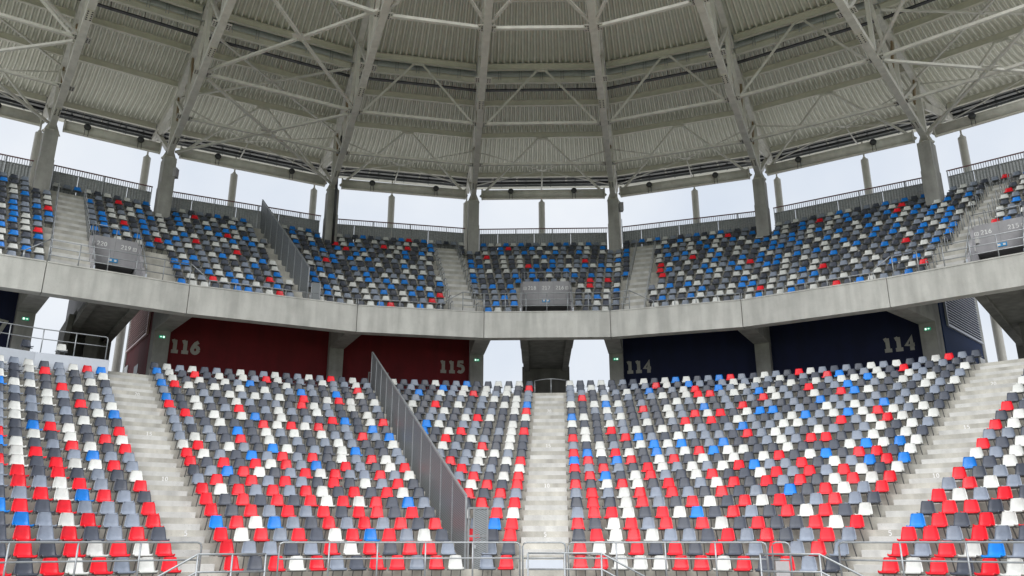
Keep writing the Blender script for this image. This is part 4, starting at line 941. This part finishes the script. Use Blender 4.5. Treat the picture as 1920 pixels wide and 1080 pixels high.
# front railing
RF = R1 - .95; ZF = TR[0] + ZC - .05; HT = ZC + .02 - ZF
tag_g = 'galvanised railings along the front of the lower terrace'
fz = dict(group=tag_g)
band_rail('front_railing', RF, -64, -34.4, ZF, [HT, HT - .41], 'long two-bar front railing at the lower left below the left stairs', 1.3, tag_g)
band_rail('front_railing', RF, -26.3, .9, ZF, [HT, HT - .41], 'two-bar front railing between the left stairs and the central stairs', 1.3, tag_g)
e = band_rail('front_gate', RF, 1.25, 6.2, ZF, [HT, HT - .41], 'railing gate with pale board closing the central stairs', 3, tag_g)
p, q = LP(RF, 1.6)[0], LP(RF, 5.9)[0]; mb = MB(); o = Vector((0, .006)); mb.hexa([(*(p - o), ZC - .66), (*(q - o), ZC - .66), (*(q + o), ZC - .66), (*(p + o), ZC - .66)], [(*(p - o), ZC - .43), (*(q - o), ZC - .43), (*(q + o), ZC - .43), (*(p + o), ZC - .43)]); mb.build('board', 'board', e)
band_rail('front_railing', RF, 6.5, 28.6, ZF, [HT, HT - .41], 'two-bar front railing right of the central stairs', 1.3, tag_g)
e = band_rail('front_gate', RF, 29.2, 31.0, ZF, [HT, HT - .41], 'narrow gate in the front railing left of the right stairs', 3, tag_g)
p, q = LP(RF, 29.4)[0], LP(RF, 30.8)[0]; mb = MB(); o = Vector((0, .006)); mb.hexa([(*(p - o), ZC - .8), (*(q - o), ZC - .8), (*(q + o), ZC - .8), (*(p + o), ZC - .8)], [(*(p - o), ZC - .43), (*(q - o), ZC - .43), (*(q + o), ZC - .43), (*(p + o), ZC - .43)]); mb.build('board', 'board2', e)
band_rail('front_railing', RF, 36.0, 66, ZF, [HT, HT - .41], 'long two-bar front railing at the lower right below the right stairs', 1.3, tag_g)
# ramp handrails in front of the gates
def ramp_rail(pts, label):                     # plan points with heights relative to the eye
    e = empty('ramp_handrail', (pts[0][0], pts[0][1], 0.1), label, 'handrail', 'handrails of the steps down to the pitch')
    for dz in (0, -.40):
        mb = MB(); mb.tube([(x, y, z + dz + ZC) for x, y, z in pts], .026, 10); mb.build('rail', 'galv', e, True)
    for i in range(len(pts) - 1):
        n = max(1, round((Vector(pts[i + 1][:2]) - Vector(pts[i][:2])).length / .95))
        for j in range(n + (i == len(pts) - 2)):
            t = j / n; x, y, z = [lerp(pts[i][c_], pts[i + 1][c_], t) for c_ in range(3)]; mb = MB(); mb.tube([(x, y, .1), (x, y, z + ZC)], .026, 8); mb.build('post', 'galv', e, True)
ramp_rail([(.42, 22.6, -.25), (2.35, 22.55, -.25), (4.6, 22.0, -1.45)], 'handrail sloping down to the right before the central stairs')
ramp_rail([(6.05, 20.9, -.25), (7.3, 20.35, -.25), (9.3, 19.3, -1.45)], 'handrail sloping down to the right before the right stairs')
ramp_rail([(-6.0, 20.9, -.25), (-7.4, 20.2, -.25), (-9.4, 19.3, -1.55)], 'handrail sloping down to the left before the left stairs')
# curved barrier at the head of the central stairs
p0, p1 = LP(RR(23) + 1.4, 2.1)[0], LP(RR(23) + 1.4, 5.0)[0]; e = empty('stair_head_barrier', (*((p0 + p1) / 2), FLOOR + ZC), 'thin bowed railing at the head of the central stairs', 'railing'); mb = MB()
mb.tube([(*(p0.lerp(p1, i / 8) + Vector((0, -.5 * math.sin(math.pi * i / 8)))), FLOOR + ZC + .98) for i in range(9)], .025, 8); mb.build('rail', 'galv', e, True)
for t in (0, .5, 1): q = p0.lerp(p1, t) + Vector((0, -.5 * math.sin(math.pi * t))); mb = MB(); mb.tube([(*q, FLOOR + ZC - .03), (*q, FLOOR + ZC + .98)], .025, 8); mb.build('post', 'galv', e, True)

# bare tree outside, its twigs just show in the left sky opening
e = empty('bare_tree', (.6, 84, -.2), 'bare twiggy tree outside, seen in the opening left of the central corridor', 'tree')
mb = MB(); mb.tube([(.6, 84, -.25), (.55, 84, 6), (.7, 84, 13)], [.28, .2, .1], 10); mb.build('trunk', 'bark', e, True); mb = MB()
def twig(p, d, l, r_, dep):
    q = p + d * l; mb.tube([p, q], [r_, r_ * .6], 4, False)
    if dep:
        for _ in range(3):
            nd = (d + Vector((random.uniform(-.7, .7), random.uniform(-.7, .7), random.uniform(-.1, .6)))).normalized(); twig(p.lerp(q, random.uniform(.5, 1)), nd, l * .68, r_ * .55, dep - 1)
for i in range(7): twig(Vector((.6, 84, 7.5 + i * .9)), Vector((random.uniform(-.8, .5), random.uniform(-.6, .6), .9)).normalized(), 1.9, .05, 4)
mb.build('crown', 'bark', e)
